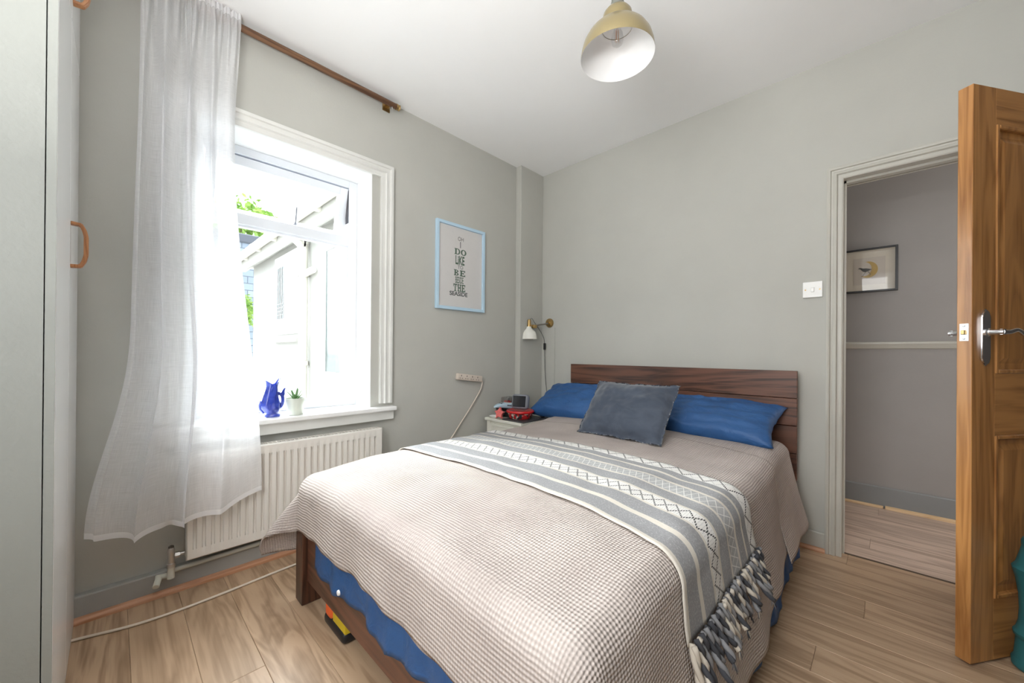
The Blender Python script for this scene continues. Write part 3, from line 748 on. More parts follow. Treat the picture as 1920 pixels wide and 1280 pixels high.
zc, zd = zig(.942, .045, .085, .009); dk = k.math('MAXIMUM', dk, k.math('MULTIPLY', zc, dots)); dk = k.math('MAXIMUM', dk, k.math('MULTIPLY', zd, k.math('MULTIPLY', dots, .25)))
base = k.mix(k.math('MULTIPLY', dk, .95), base, (.035, .037, .04))
ze, zf = zig(.63, .05, .055, .005); base = k.mix(k.math('MULTIPLY', k.math('MAXIMUM', ze, zf), .8), base, (.72, .71, .68))
# small dotted ground inside the white bands
px = k.math('GREATER_THAN', k.math('SINE', k.math('MULTIPLY', sx.outputs[0], 2*PI/.008)), .55); py = k.math('GREATER_THAN', k.math('SINE', k.math('MULTIPLY', sx.outputs[1], 2*PI/.008)), .55)
band = k.math('MULTIPLY', k.math('GREATER_THAN', tt, .325), k.math('LESS_THAN', tt, .428))
base = k.mix(k.math('MULTIPLY', k.math('MULTIPLY', k.math('MULTIPLY', px, py), band), .6), base, (.12, .12, .125))
k.color(base); k.bump(k.math('ADD', mel, k.math('MULTIPLY', k.noise(uv, 40, 3), .8)), .35, .003)
THX = IX1+.225
def th_hem(s, t, u, v):
    t += .018*math.sin((s-.4)*2.2)+.012*nz(s*2.4, t*.6, 9) - .075*sstep(1.55, 2.05, s)*(1) + .04*(s-1.2)*(v-.5)*0
    return s, t
tw = cloth('striped_throw', IX0-.24, THX, T0, T1, .0125, THR, None, None, off=.010, seed=1)
def thr_pt(s, t, off):
    s2, t2 = th_hem(s, t, 0, (t-T0)/(T1-T0)); return drape(s2, t2, off=off, seed=1)
# rebuild with the hem offset applied to shape only (pattern keeps straight with the weave)
me = tw.data; nu = int((THX-(IX0-.24))/.0125); nv = int((T1-T0)/.0125)
for idx, v in enumerate(me.vertices):
    j, i = divmod(idx, nu+1); s = IX0-.24+(THX-(IX0-.24))*i/nu; t = T0+(T1-T0)*j/nv
    wv = .0035*nz(s*9, t*14, 5)+.004*max(0, nz(s*6+3, t*5, 1))
    v.co = thr_pt(s, t, .010+wv)
so = tw.modifiers.new('thick', 'SOLIDIFY'); so.thickness = .003; so.offset = -1
tag(tw, 'grey and cream striped throw with tasselled end across the bed', 'throw')
TC = [mat('tassel_charcoal', (.045, .047, .055), .9), mat('tassel_grey', (.22, .22, .23), .9), mat('tassel_cream', (.52, .47, .40), .9)]
rnd = random.Random(11)
def strand(b, pts, r, mi, n=6):
    f0 = len(b.faces); tube(b, pts, r, n); b.faces.ensure_lookup_table()
    for f in b.faces[f0:]: f.material_index = mi
NT = 22
for i in range(NT):
    t = T0+.008+(T1-T0-.016)*i/(NT-1)
    p = thr_pt(THX-.004, t, .012); q = thr_pt(THX+.05, t, .015); d = (q-p).normalized()
    L = rnd.uniform(.075, .11) if i else .20
    sway = Vector((rnd.uniform(.00, .03), rnd.uniform(-.02, .02), 0))
    pal = rnd.choice([(0, 1), (0, 2), (1, 2), (0, 2), (2, 1), (1, 0)]) if i else (2, 2)
    b = B(); ph = rnd.uniform(0, 6)
    for s_ in (0, 1):
        pts = []
        for kx in range(15):
            u = kx/14; c = p + d*(L*u) + sway*u*u
            c.x = max(c.x, p.x) ; a = ph+u*11+s_*PI
            pts.append(c + Vector((math.cos(a)*.0044+.006, math.sin(a)*.0056, 0)))
        strand(b, pts, .0070, pal[s_])
    c = p+d*L+sway
    for kx in range(6):
        strand(b, [c+Vector((.004, 0, .004)), c+d*rnd.uniform(.012, .026)+Vector((rnd.uniform(-.002, .012), rnd.uniform(-.008, .008), 0))], .0011, rnd.choice(pal), 4)
    me = bpy.data.meshes.new('tassel'); bmesh.ops.recalc_face_normals(b, faces=b.faces); b.to_mesh(me); b.free()
    link('tassel', me, TC, tw, smooth=True)

# ---- pillows and cushion
def pillow_mesh(L, W, T, seed, flange=0, puff=.42, wr=.010, pinch=.10, n=56, m=40, rx_=2.6):
    b = B(); uvl = b.loops.layers.uv.new('UVMap'); gs = []
    for sgn in (1, -1):
        g = []
        for j in range(m+1):
            r = []
            for i in range(n+1):
                u, v = 2*i/n-1, 2*j/m-1
                fx, fy = L/2-flange, W/2-flange
                au, av = min(1, abs(u)*(L/2)/fx), min(1, abs(v)*(W/2)/fy)
                h = max(0, (1-au**rx_))**puff*max(0, (1-av**2.2))**puff
                x = u*L/2*(1-pinch*(1-abs(u))*0-pinch*.6*(1-v*v)*abs(u)**6*.5); y = v*W/2*(1-pinch*(1-u*u)*.35*abs(v)**3)
                z = sgn*T/2*h
                e = (1-h)
                z += sgn*wr*h*(nz(u*3+seed, v*3, sgn)+.5*nz(u*8+seed, v*7, 2)) + (wr*1.3*nz(u*4+seed, v*4, 7) + wr*.35*nz(u*11+seed, v*11, 3))*e
                edge = (i in (0, n) or j in (0, m))
                if edge and sgn == -1: r.append(gs[0][j][i]); continue
                r.append(b.verts.new((x, y, z)))
            g.append(r)
        gs.append(g)
        for j in range(m):
            for i in range(n):
                q = [g[j][i], g[j][i+1], g[j+1][i+1], g[j+1][i]]
                try: fc = b.faces.new(q if sgn > 0 else q[::-1])
                except ValueError: continue
                uvs = [(i, j), (i+1, j), (i+1, j+1), (i, j+1)]
                for l, a in zip(fc.loops, uvs if sgn > 0 else uvs[::-1]): l[uvl].uv = (a[0]/n*L, a[1]/m*W)
    me = bpy.data.meshes.new('pillow'); b.to_mesh(me); b.free(); return me
PILM = mat('blue_cotton_pillowcase', (.024, .09, .25), .5, spec=.4); k = N(PILM)
f = k.noise(k.coord('Object'), 6, 4, .6); k.color(k.ramp(f, [(.3, (.021, .082, .23)), (.7, (.030, .108, .29))])); k.bump(k.noise(k.coord('Object', (7, 12, 7)), 1.2, 5, .6, 1.6), .6, .012)
def place(o, loc, rx, ry, rz):
    o.matrix_world = Matrix.Translation(loc) @ Matrix.Rotation(rz, 4, 'Z') @ Matrix.Rotation(rx, 4, 'X') @ Matrix.Rotation(ry, 4, 'Y')
pl = link('pillow', pillow_mesh(.78, .40, .20, 3, wr=.017, rx_=1.7, pinch=.3), PILM, None, smooth=True); place(pl, (.675, -.268, .695), math.radians(29), 0, math.radians(1))
tag(pl, 'plump blue pillow beside the nightstand, partly behind the dark cushion', 'pillow', 'blue pillows')
pr2 = link('pillow', pillow_mesh(.82, .38, .165, 9, wr=.017, rx_=2.2, pinch=.3), PILM, None, smooth=True); place(pr2, (1.485, -.27, .692), math.radians(25), math.radians(1), math.radians(-1))
tag(pr2, 'blue pillow at the door side of the headboard', 'pillow', 'blue pillows')
CUSH = mat('slate_blue_velvet', (.055, .070, .10), .75, spec=.25); k = N(CUSH); k.b.inputs['Sheen Weight'].default_value = .35
f = k.noise(k.coord('Object', (5, 9, 5)), 1.5, 4, .6, .8); k.color(k.ramp(f, [(.3, (.043, .055, .080)), (.7, (.075, .092, .125))])); k.bump(f, .35, .01)
cs = link('cushion', pillow_mesh(.52, .385, .15, 17, flange=.014, puff=.5, wr=.012), CUSH, None, smooth=True); place(cs, (1.205, -.615, .735), math.radians(50), 0, math.radians(-1))
tag(cs, 'slate blue velvet cushion with a flanged edge leaning on the blue pillows', 'cushion')

# =================================================================== TOY UNDER THE BED
ty = thing('toy', 'orange and yellow toy on a black base under the bed', 'toy', (.79, -2.04, 0))
b = B(); box(b, .70, .89, -2.10, -1.97, .0, .045, bev=.018, seg=3); obj('base', b, BLACK, ty, smooth='auto')
b = B(); box(b, .705, .775, -2.098, -1.975, .030, .100, bev=.02, seg=3); obj('body', b, mat('orange_foam', (.75, .13, .03), .6), ty, smooth='auto')
b = B(); box(b, .772, .885, -2.092, -1.98, .030, .082, bev=.006, seg=2); obj('flap', b, mat('yellow_foam', (.62, .46, .02), .6), ty, smooth='auto')

# =================================================================== FLOOR CABLE
b = B(); tube(b, smoothpts([(.16, -2.86, .006), (.172, -2.765, .006), (.215, -2.62, .006), (.226, -2.48, .006), (.214, -2.30, .006), (.192, -2.08, .006), (.17, -1.7, .006), (.12, -1.1, .006)], 10), .0052, 10)
tag(obj('floor_cable', b, mat('cream_cable', (.68, .60, .50), .4), smooth=True), 'cream cable trailing along the floor below the radiator', 'cable')

# =================================================================== WALL EXTENSION SOCKET
es = thing('socket_strip', 'cream four-way socket strip hung askew on the wall', 'socket strip', (.02, -.80, .865))
Ms = Matrix.Translation((.0, -.805, .866)) @ Matrix.Rotation(math.radians(-7.5), 4, 'X')
b = B(); box(b, .002, .034, -.122, .122, -.024, .024, bev=.007, seg=3, M=Ms); bd = obj('body', b, CREAMP, es, smooth='auto')
for i in range(4):
    c = -.09+i*.053
    b = B(); box(b, .0335, .0347, c-.003, c+.003, .004, .014, M=Ms); box(b, .0335, .0347, c-.014, c-.007, -.012, -.007, M=Ms); box(b, .0335, .0347, c+.007, c+.014, -.012, -.007, M=Ms)
    obj('socket_hole', b, mat('socket_dark', (.10, .08, .07), .6), es)
b = B(); tube(b, smoothpts([(.02, -.685, .842), (.022, -.678, .822), (.020, -.70, .76), (.018, -.80, .63), (.018, -.93, .48), (.022, -1.05, .33), (.05, -1.1, .1), (.08, -1.1, .03)], 8), .0045, 8)
obj('cable', b, CREAMP, es, smooth=True)

# =================================================================== NIGHTSTAND AND THINGS ON IT
NSM = painted('nightstand_cream_paint', (.68, .67, .60), .4, .02)
ns = thing('nightstand', 'small cream nightstand with a drawer between the bed and the wall', 'nightstand', (.23, -.48, 0))
NZ = .556
obj('top', bx(.040, .425, -.668, -.295, NZ-.022, NZ, bev=.005, seg=2), NSM, ns)
b = B(); box(b, .055, .41, -.645, -.30, .12, NZ-.022)
for x in (.055, .37):
    for y in (-.655, -.34): box(b, x, x+.04, y, y+.04, 0, NZ-.022)
obj('body', b, NSM, ns)
dw = obj('drawer', bx(.10, .365, -.658, -.645, .40, .515, bev=.003), NSM, ns)
b = B()
ring(b, lambda a, c, d, e: (a, c, -.663, -.657, d, e), .10, .365, .40, .515, .015, bev=.001)
obj('moulding', b, NSM, dw)
b = B(); lathe(b, [(.006, 0), (.005, .01), (.012, .016), (.013, .022), (.009, .028), (0, .03)], 14, (0, 0, 0), Matrix.Translation((.232, -.658, .462)) @ Matrix.Rotation(PI/2, 4, 'X')); obj('knob', b, mat('dark_bronze', (.03, .028, .025), .4, .6), dw, smooth='auto')
obj('drawer', bx(.10, .365, -.658, -.645, .26, .385, bev=.003), NSM, ns)
z = NZ
# dark mat
o = obj('magazine', bx(.22, .43, -.655, -.36, z+.0005, z+.008, bev=.002), mat('dark_grey_cover', (.045, .045, .05), .5)); tag(o, 'dark grey magazine under the red bowl', 'magazine')
# red bowl with printed sides
bw = thing('red_bowl', 'red lidded tub with a printed side on the nightstand', 'tub', (.295, -.535, z+.009))
c = (.295, -.535, z+.009)
PRN = mat('printed_red_side', (.5, .02, .02), .35); k = N(PRN)
vo = k.n('ShaderNodeTexVoronoi'); k.set(vo.inputs['Vector'], k.coord('Object')); vo.inputs['Scale'].default_value = 55
k.color(k.ramp(k.math('FRACT', k.math('MULTIPLY', vo.outputs['Color'], 1)), [(0, (.45, .015, .015)), (.42, (.6, .55, .5)), (.55, (.03, .03, .035)), (.7, (.5, .02, .02)), (.88, (.5, .35, .06))], 'CONSTANT'))
b = B(); lathe(b, [(0, 0), (.078, 0), (.082, .004), (.094, .038), (.094, .040), (0, .040)], 36, c); obj('tub', b, PRN, bw, smooth='auto')
b = B(); lathe(b, [(0, .040), (.094, .040), (.105, .046), (.107, .052), (.104, .060), (.098, .062), (.092, .058), (0, .055)], 36, c); obj('lid', b, mat('red_plastic', (.52, .012, .014), .25), bw, smooth='auto')
# clock
ck = thing('clock', 'grey square clock with a black screen on the red tub', 'clock', (.30, -.545, z+.071))
Mc = Matrix.Translation((.30, -.545, z+.0715)) @ Matrix.Rotation(math.radians(20), 4, 'Z') @ Matrix.Rotation(math.radians(-10), 4, 'X') @ Matrix.Scale(1.2, 4)
b = B(); box(b, -.055, .055, -.022, .028, 0.004, .098, bev=.018, seg=4, M=Mc); obj('case', b, mat('blue_grey_plastic', (.20, .21, .24), .4), ck, smooth='auto')
b = B(); box(b, -.043, .043, -.0245, -.020, .018, .086, bev=.0018, M=Mc); obj('screen', b, mat('black_screen', (.008, .008, .012), .12), ck)
b = B(); box(b, -.04, .04, .026, .036, .015, .085, bev=.006, M=Mc); obj('back_cover', b, BLACK, ck, smooth='auto')
# black case under the train and clear box
o = obj('storage_case', bx(.045, .190, -.552, -.385, z+.0005, z+.034, bev=.006, seg=2), BLACK); tag(o, 'low black case under the toy train and clear box', 'case')
# toy train
tn = thing('toy_train', 'pale blue toy bullet train on the nightstand', 'toy', (.14, -.515, z+.036))
Mt = Matrix.Translation((.150, -.530, z+.060)) @ Matrix.Rotation(math.radians(76), 4, 'Z') @ Matrix.Rotation(math.radians(8), 4, 'Y')
def trainbody(b, scale=1.0, z0=0, z1=.042):
    secs = [(-.115, .012, .010, .002), (-.108, .018, .018, .004), (-.085, .024, .030, .006), (-.05, .0265, .040, .006), (0, .027, .043, .006), (.09, .027, .043, .006), (.10, .025, .04, .006)]
    prev = None
    for x, hw, h, zz in secs:
        ring = [b.verts.new(Mt @ Vector((x, hw*math.copysign(abs(math.cos(a))**.6, math.cos(a)), zz+h*.5+h*.5*math.copysign(abs(math.sin(a))**.6, math.sin(a))))) for a in [2*PI*q/20 for q in range(20)]]
        if prev:
            for q in range(20): b.faces.new((prev[q], prev[(q+1) % 20], ring[(q+1) % 20], ring[q]))
        else: b.faces.new(ring)
        prev = ring
    b.faces.new(prev)
b = B(); trainbody(b); obj('body', b, mat('pale_blue_plastic', (.42, .56, .66), .35), tn, smooth='auto')
b = B(); box(b, -.02, .09, -.0285, .0285, .026, .036, bev=.002, M=Mt)
for s_ in (-1, 1): box(b, -.072, -.052, s_*.012-.008, s_*.012+.008, .030, .043, bev=.003, M=Mt)
obj('window', b, mat('toy_window', (.05, .07, .09), .3), tn)
b = B(); box(b, -.03, .095, -.019, .019, .047, .051, bev=.002, M=Mt); obj('roof', b, WPLAS, tn)
b = B(); box(b, -.09, .095, -.02, .02, -.014, .008, bev=.003, M=Mt)
for x in (-.07, .0, .07): tube(b, [Mt @ Vector((x, -.024, -.01)), Mt @ Vector((x, .024, -.01))], .011, 12)
obj('chassis', b, BLACK, tn)
# clear box with red sweets
cb = thing('clear_box', 'clear plastic box holding red pieces at the back of the nightstand', 'box', (.14, -.36, z+.035))
b = B(); box(b, .048, .128, -.500, -.400, z+.035, z+.145, bev=.008, seg=2)
cbx = obj('box', b, CLEAR, cb)
RED = mat('red_pieces', (.45, .02, .015), .4)
b = B()
for i in range(12): lathe(b, [(0, -.012), (.009, -.008), (.012, 0), (.009, .008), (0, .012)], 8, (.066+.044*rnd.random(), -.485+.07*rnd.random(), z+.052+.02*rnd.random()+(.04 if i > 5 else 0)))
tag(obj('contents', b, RED, cb, smooth=True), kind='stuff')
# pink star toy
b = B(); pts = []
for i in range(10):
    a = PI/2+i*PI/5; r = .050 if i % 2 == 0 else .021; pts.append((r*math.cos(a), r*math.sin(a)))
Mst = Matrix.Translation((.180, -.640, z+.043)) @ Matrix.Rotation(math.radians(12), 4, 'Z') @ Matrix.Rotation(math.radians(-12), 4, 'X')
prism(b, pts, lambda u, v, d: Mst @ Vector((u, d, v)), -.011, .011); bmesh.ops.bevel(b, geom=list(b.edges), offset=.004, segments=2, affect='EDGES')
star = thing('star_toy', 'pink soft star toy at the front of the nightstand', 'toy', (.185, -.632, z)); obj('body', b, mat('pink_rubber', (.72, .16, .15), .5), star, smooth='auto')
b = B()
for s_ in (-1, 1): lathe(b, [(0, .002), (.003, 0), (0, -.002)], 8, tuple(Mst @ Vector((s_*.010, -.0125, .008))))
obj('eye', b, BLACK, star)
# white tray with bits
tr_ = thing('coaster', 'white round dish at the window end of the nightstand', 'dish', (.085, -.60, z))
b = B(); lathe(b, [(0, .001), (.040, .001), (.052, .012), (.054, .013), (.050, .010), (.038, .005), (0, .005)], 28, (.112, -.612+.0, z)); obj('dish', b, WPLAS, tr_, smooth='auto')
b = B(); lathe(b, [(0, .005), (.014, .005), (.014, .020), (.012, .022), (0, .022)], 16, (.112, -.612, z)); obj('cap', b, WPLAS, tr_, smooth='auto')
b = B(); tube(b, smoothpts([(.050, -.53, z+.006), (.048, -.56, z+.007), (.052, -.59, z+.006), (.046, -.615, z+.006)], 6), .006, 8); tag(obj('charger_lead', b, BLACK, smooth=True), 'short black lead lying behind the white dish', 'cable')
b = B(); tube(b, smoothpts([(.405, -.44, z+.013), (.41, -.40, z+.016), (.39, -.37, z+.013)], 5), .010, 8); tag(obj('glasses_case', b, BLACK, smooth=True), 'small black object at the pillow end of the nightstand', 'case')

# =================================================================== WALL LAMP
wl = thing('wall_lamp', 'white and brass swing-arm wall lamp above the nightstand', 'wall lamp', (.150, 0, 1.322))
b = B(); lathe(b, [(0, 0), (.040, 0), (.040, .010), (.036, .016), (.012, .018), (.012, .03), (0, .03)], 28, (0, 0, 0), Matrix.Translation((.150, -.001, 1.322)) @ Matrix.Rotation(PI/2, 4, 'X')); obj('base', b, BRASS, wl, smooth='auto')
STEEL = mat('dark_steel', (.30, .28, .25), .35, .9)
b = B(); tube(b, [(.150, -.025, 1.318), (.128, -.09, 1.305), (.105, -.15, 1.292)], .007, 10); obj('arm', b, STEEL, wl, smooth='auto')
b = B(); box(b, .085, .122, -.175, -.142, 1.270, 1.300, bev=.006, seg=2); tube(b, [(.10, -.16, 1.285), (.07, -.185, 1.30)], .008, 10); obj('joint', b, BRASS, wl, smooth='auto')
sc = (.072, -.19, 0)
b = B(); lathe(b, [(0, 1.345), (.012, 1.345), (.014, 1.34), (.017, 1.30), (.019, 1.288), (.019, 1.280), (0, 1.280)], 20, sc); obj('lamp_holder', b, BRASS, wl, smooth='auto')
b = B(); lathe(b, [(.021, 1.284), (.024, 1.268), (.034, 1.258), (.050, 1.245), (.061, 1.228), (.067, 1.205), (.070, 1.180), (.072, 1.176), (.068, 1.175), (.065, 1.204), (.059, 1.226), (.048, 1.242), (.032, 1.254), (.020, 1.262), (.018, 1.282)], 36, sc); obj('shade', b, mat('off_white_enamel', (.80, .79, .73), .3), wl, smooth='auto')
b = B(); lathe(b, [(0, 1.178), (.014, 1.184), (.019, 1.20), (.012, 1.235), (0, 1.24)], 16, sc); obj('bulb', b, WPLAS, wl, smooth='auto')
b = B(); tube(b, smoothpts([(.075, -.185, 1.345), (.085, -.17, 1.355), (.098, -.15, 1.32), (.112, -.10, 1.26), (.115, -.05, 1.2), (.112, -.03, 1.15), (.112, -.025, 1.02), (.116, -.02, .86), (.135, -.02, .70), (.15, -.03, .55)], 8), .0024, 6); cb_ = obj('cord', b, mat('dark_cord', (.08, .08, .085), .5), wl, smooth=True)
b = B(); box(b, .103, .121, -.036, -.018, 1.085, 1.145, bev=.005, seg=2); obj('cord_switch', b, BLACK, cb_, smooth='auto')
b = B(); tube(b, [(.205, -.004, 1.28), (.205, -.004, .66)], .004, 6); tag(S(obj('trim_9', b, WALL)))

# =================================================================== LIGHT SWITCH
ls = thing('light_switch', 'white single light switch on the wall beside the door frame', 'light switch', (1.988, 0, 1.418))
obj('plate', bx(1.945, 2.032, -.010, 0, 1.375, 1.462, bev=.003, seg=2), WPLAS, ls)
obj('rocker', bx(1.981, 1.996, -.014, -.009, 1.405, 1.430, bev=.002), WPLAS, ls)
for x in (1.957, 2.020):
    b = B(); lathe(b, [(0, .0015), (.0035, .001), (.004, 0)], 10, (0, 0, 0), Matrix.Translation((x, -.010, 1.418)) @ Matrix.Rotation(PI/2, 4, 'X')); obj('screw', b, BRASS, ls)

# =================================================================== SEASIDE PRINT
PF = mat('pale_blue_frame', (.48, .66, .80), .4)
pc = thing('framed_print', 'pale blue framed typographic print on the wall beside the window', 'picture', (.0, -.884, 1.68))
py0, py1, pz0, pz1 = -1.112, -.660, 1.368, 1.998; FWD = .022
b = B()
ring(b, lambda a, c, d, e: (.001, .024, a, c, d, e), py0, py1, pz0, pz1, FWD, bev=.0015)
obj('frame', b, PF, pc)
PAP = mat('print_paper', (.80, .78, .77), .7); k = N(PAP)
nn_ = k.noise(k.coord('Object', (1, 1, 1)), 7, 6, .6, 1.5); ln = k.math('LESS_THAN', k.math('ABSOLUTE', k.math('SUBTRACT', nn_, .53)), .0022)
k.color(k.mix(k.math('MULTIPLY', ln, .35), (.80, .78, .77), (.40, .42, .45)))
obj('paper', bx(.008, .010, py0+.01, py1-.01, pz0+.01, pz1-.01), PAP, pc)
GRN = mat('print_green_ink', (.028, .10, .055), .6); DKI = mat('print_dark_ink', (.05, .06, .065), .6)
def text(s, yc, zc, w_, h_, m, bold=0.0, name='lettering'):
    cu_ = bpy.data.curves.new('t', 'FONT'); cu_.body = s; cu_.size = 1; cu_.align_x = 'CENTER'; cu_.offset = bold
    to = bpy.data.objects.new('t', cu_); col.objects.link(to); bpy.context.view_layer.update()
    me = bpy.data.meshes.new_from_object(to.evaluated_get(bpy.context.evaluated_depsgraph_get())); bpy.data.objects.remove(to)
    xs = [v.co.x for v in me.vertices]; zs_ = [v.co.y for v in me.vertices]; x0, x1, a0, a1 = min(xs), max(xs), min(zs_), max(zs_)
    for v in me.vertices: v.co = Vector((.0105, yc+(v.co.x-(x0+x1)/2)/(x1-x0)*w_, zc+(v.co.y-(a0+a1)/2)/(a1-a0)*h_))
    link(name, me, m, pc)
def slab(s, yc, zc, w_, h_, m):
    """blocky slab-serif capitals drawn stroke by stroke"""
    G = {'D': [('r', 0, .06, 0, 1), ('r', .10, .36, 0, 1), ('o', .5, .5, .48, .5, .24, 1)],
         'O': [('o', .5, .5, .5, .5, .27, 0)],
         'B': [('r', 0, .1, 0, 1), ('r', .10, .36, 0, 1), ('h', .34, .25, .50, .27, .25), ('h', .34, .75, .46, .25, .23)],
         'E': [('r', .0, .1, 0, 1), ('r', .10, .38, 0, 1), ('r', 0, .95, 0, .16), ('r', 0, .92, .84, 1), ('r', .3, .70, .43, .58), ('r', .82, .98, 0, .30), ('r', .79, .95, .70, 1), ('r', .60, .72, .34, .66)],
         'T': [('r', .36, .64, 0, 1), ('r', 0, 1, .84, 1), ('r', 0, .15, .62, 1), ('r', .85, 1, .62, 1), ('r', .22, .78, 0, .12)],
         'H': [('r', .10, .36, 0, 1), ('r', .64, .90, 0, 1), ('r', .3, .7, .42, .58), ('r', 0, .46, 0, .13), ('r', .54, 1, 0, .13), ('r', 0, .46, .87, 1), ('r', .54, 1, .87, 1)]}
    n = len(s); cw_ = w_/(n+.08*(n-1)); b = B()
    for i, ch in enumerate(s):
        ox = yc-w_/2+i*cw_*1.08; oz = zc-h_/2; lay_ = 0
        def P_(u, v): return (.0105+.00004*lay_, ox+u*cw_, oz+v*h_)
        if ch in 'DB':
            b.faces.new([b.verts.new(P_(u, v)) for u, v in ((0, 0), (.45, 0), (.45, .12), (0, .12))]); b.faces.new([b.verts.new(P_(u, v)) for u, v in ((0, .88), (.45, .88), (.45, 1), (0, 1))])
        for g_ in G[ch]:
            lay_ += 1
            if g_[0] == 'r':
                if ch in 'DBE' and g_[1] == 0 and g_[2] in (.06, .1): continue
                b.faces.new([b.verts.new(P_(u, v)) for u, v in ((g_[1], g_[3]), (g_[2], g_[3]), (g_[2], g_[4]), (g_[1], g_[4]))])
            else:
                if g_[0] == 'o': _, cx, cz, rx_, rz_, th_, half = g_; a0, a1 = (-PI/2, PI/2) if half else (0, 2*PI); hz_ = .13
                else: _, cx, cz, rx_, rz_, th_ = g_; a0, a1 = -PI/2, PI/2; hz_ = .11
                prev = None
                for q in range(25):
                    a = a0+(a1-a0)*q/24; o_ = b.verts.new(P_(cx+rx_*math.cos(a), cz+rz_*math.sin(a))); i_ = b.verts.new(P_(cx+(rx_-th_)*math.cos(a), cz+(rz_-hz_)*math.sin(a)))
                    if prev: b.faces.new((prev[0], o_, i_, prev[1]))
                    prev = (o_, i_)
                if ch in 'DB' :
                    for zc_ in ((0, .13), (.87, 1)) if ch == 'D' else ((0, .11), (.43, .55), (.89, 1)): b.faces.new([b.verts.new(P_(u, v)) for u, v in ((.3, zc_[0]), (cx+.01, zc_[0]), (cx+.01, zc_[1]), (.3, zc_[1]))])
    obj('lettering', b, m, pc)
yc = -.889
text('OH', yc-.002, 1.896, .052, .030, DKI); text('I', yc-.005, 1.853, .006, .046, DKI)
slab('DO', yc-.004, 1.800, .110, .044, GRN); text('LiKE', yc-.008, 1.738, .084, .066, GRN, .03); text('TO', yc-.004, 1.687, .050, .026, DKI)
slab('BE', yc-.010, 1.644, .106, .044, GRN); text('BESIDE', yc-.012, 1.591, .074, .050, GRN, .02); slab('THE', yc-.012, 1.534, .112, .054, GRN); text('SEASIDE', yc-.018, 1.489, .166, .032, DKI, .035)
obj('pane', bx(.0135, .0145, py0+.015, py1-.015, pz0+.015, pz1-.015), PICGL, pc)

# =================================================================== HALL PICTURE
hp = thing('framed_bird_print', 'black framed print of a dark bird on a yellow crescent in the hall', 'picture', (2.19, 1.06, 1.66))
hx0, hx1, hz0, hz1 = 2.045, 2.338, 1.508, 1.818; HY = 1.058
b = B()
ring(b, lambda a, c, d, e: (a, c, HY-.025, HY, d, e), hx0, hx1, hz0, hz1, .014, .012, bev=.001)
obj('frame', b, BLACK, hp)
obj('mount', bx(hx0+.01, hx1-.01, HY-.012, HY-.008, hz0+.008, hz1-.008), mat('mount_card', (.62, .57, .48), .8), hp)
obj('paper', bx(hx0+.065, hx1-.062, HY-.0135, HY-.0115, hz0+.055, hz1-.065), mat('bird_paper', (.52, .47, .41), .8), hp)
cx, cz = 2.186, 1.668
b = B(); o1 = []; i1 = []
for q in range(25):
    a = math.radians(-128+q*(218/24)); o1.append((cx+.052*math.cos(a), cz+.058*math.sin(a)))
for q in range(25):
    a = math.radians(90-q*(218/24)*.93-2); i1.append((cx-.020+.040*math.cos(a), cz+.006+.050*math.sin(a)))
pv = [b.verts.new((x, HY-.0142, zq)) for x, zq in o1]; qv = [b.verts.new((x, HY-.0142, zq)) for x, zq in i1[::-1]]
for i in range(24): b.faces.new((pv[i], pv[i+1], qv[i+1], qv[i]))
obj('crescent', b, mat('ochre_print', (.42, .27, .05), .8), hp)
b = B()
bird = [(-.052, .012), (-.043, .018), (-.034, .016), (-.026, .011), (-.010, .010), (.006, .006), (.022, .000), (.006, -.007), (-.010, -.015), (-.024, -.012), (-.033, -.002), (-.040, .008)]
b.faces.new([b.verts.new((cx+u, HY-.0146, cz+v)) for u, v in bird])
for a0, a1 in (((-.010, -.012), (-.026, -.042)), ((.0, -.010), (.014, -.036)), ((-.026, -.042), (-.034, -.046)), ((.014, -.036), (.006, -.046))):
    d_ = Vector((a1[0]-a0[0], a1[1]-a0[1])).normalized()*.0012
    b.faces.new([b.verts.new((cx+u, HY-.0147, cz+v)) for u, v in ((a0[0]-d_.y, a0[1]+d_.x), (a0[0]+d_.y, a0[1]-d_.x), (a1[0]+d_.y, a1[1]-d_.x), (a1[0]-d_.y, a1[1]+d_.x))])
obj('bird', b, mat('bird_ink', (.02, .018, .02), .8), hp)
obj('pane', bx(hx0+.012, hx1-.012, HY-.019, HY-.018, hz0+.01, hz1-.01), glassm('hall_picture_glass', (1, 1, 1), .02), hp)

# =================================================================== PENDANT
pc_ = (1.5346, -1.3457, 0)
pd = thing('pendant_lamp', 'olive gold dome pendant lamp hanging from the ceiling', 'pendant lamp', (pc_[0], pc_[1], 2.2))
GOLD = mat('olive_gold_lacquer', (.31, .25, .125), .32, .6, coat=.3)
outer = [(.1365, 2.192), (.1365, 2.197), (.134, 2.218), (.126, 2.246), (.112, 2.270), (.094, 2.289), (.073, 2.301), (.054, 2.306)]
b = B(); lathe(b, outer, 56, pc_); sh = obj('shade', b, GOLD, pd, smooth='auto')
b = B(); lathe(b, [(.1365, 2.1921)] + [(r-.0025, z-.001) for r, z in outer[1:]] + [(.0, 2.304)], 56, pc_); obj('shade_lining', b, mat('white_lining', (.85, .85, .85), .35), sh, smooth='auto')
b = B(); lathe(b, [(.056, 2.302), (.056, 2.338), (.053, 2.354), (.044, 2.366), (.026, 2.372), (0, 2.373)], 40, pc_); obj('collar', b, GOLD, pd, smooth='auto')
b = B(); lathe(b, [(.0245, 2.370), (.0245, 2.398), (.021, 2.402), (.022, 2.406), (.022, 2.430), (.012, 2.44), (0, 2.44)], 28, pc_); obj('lamp_holder', b, mat('grey_holder', (.22, .23, .20), .35, .5), pd, smooth='auto')
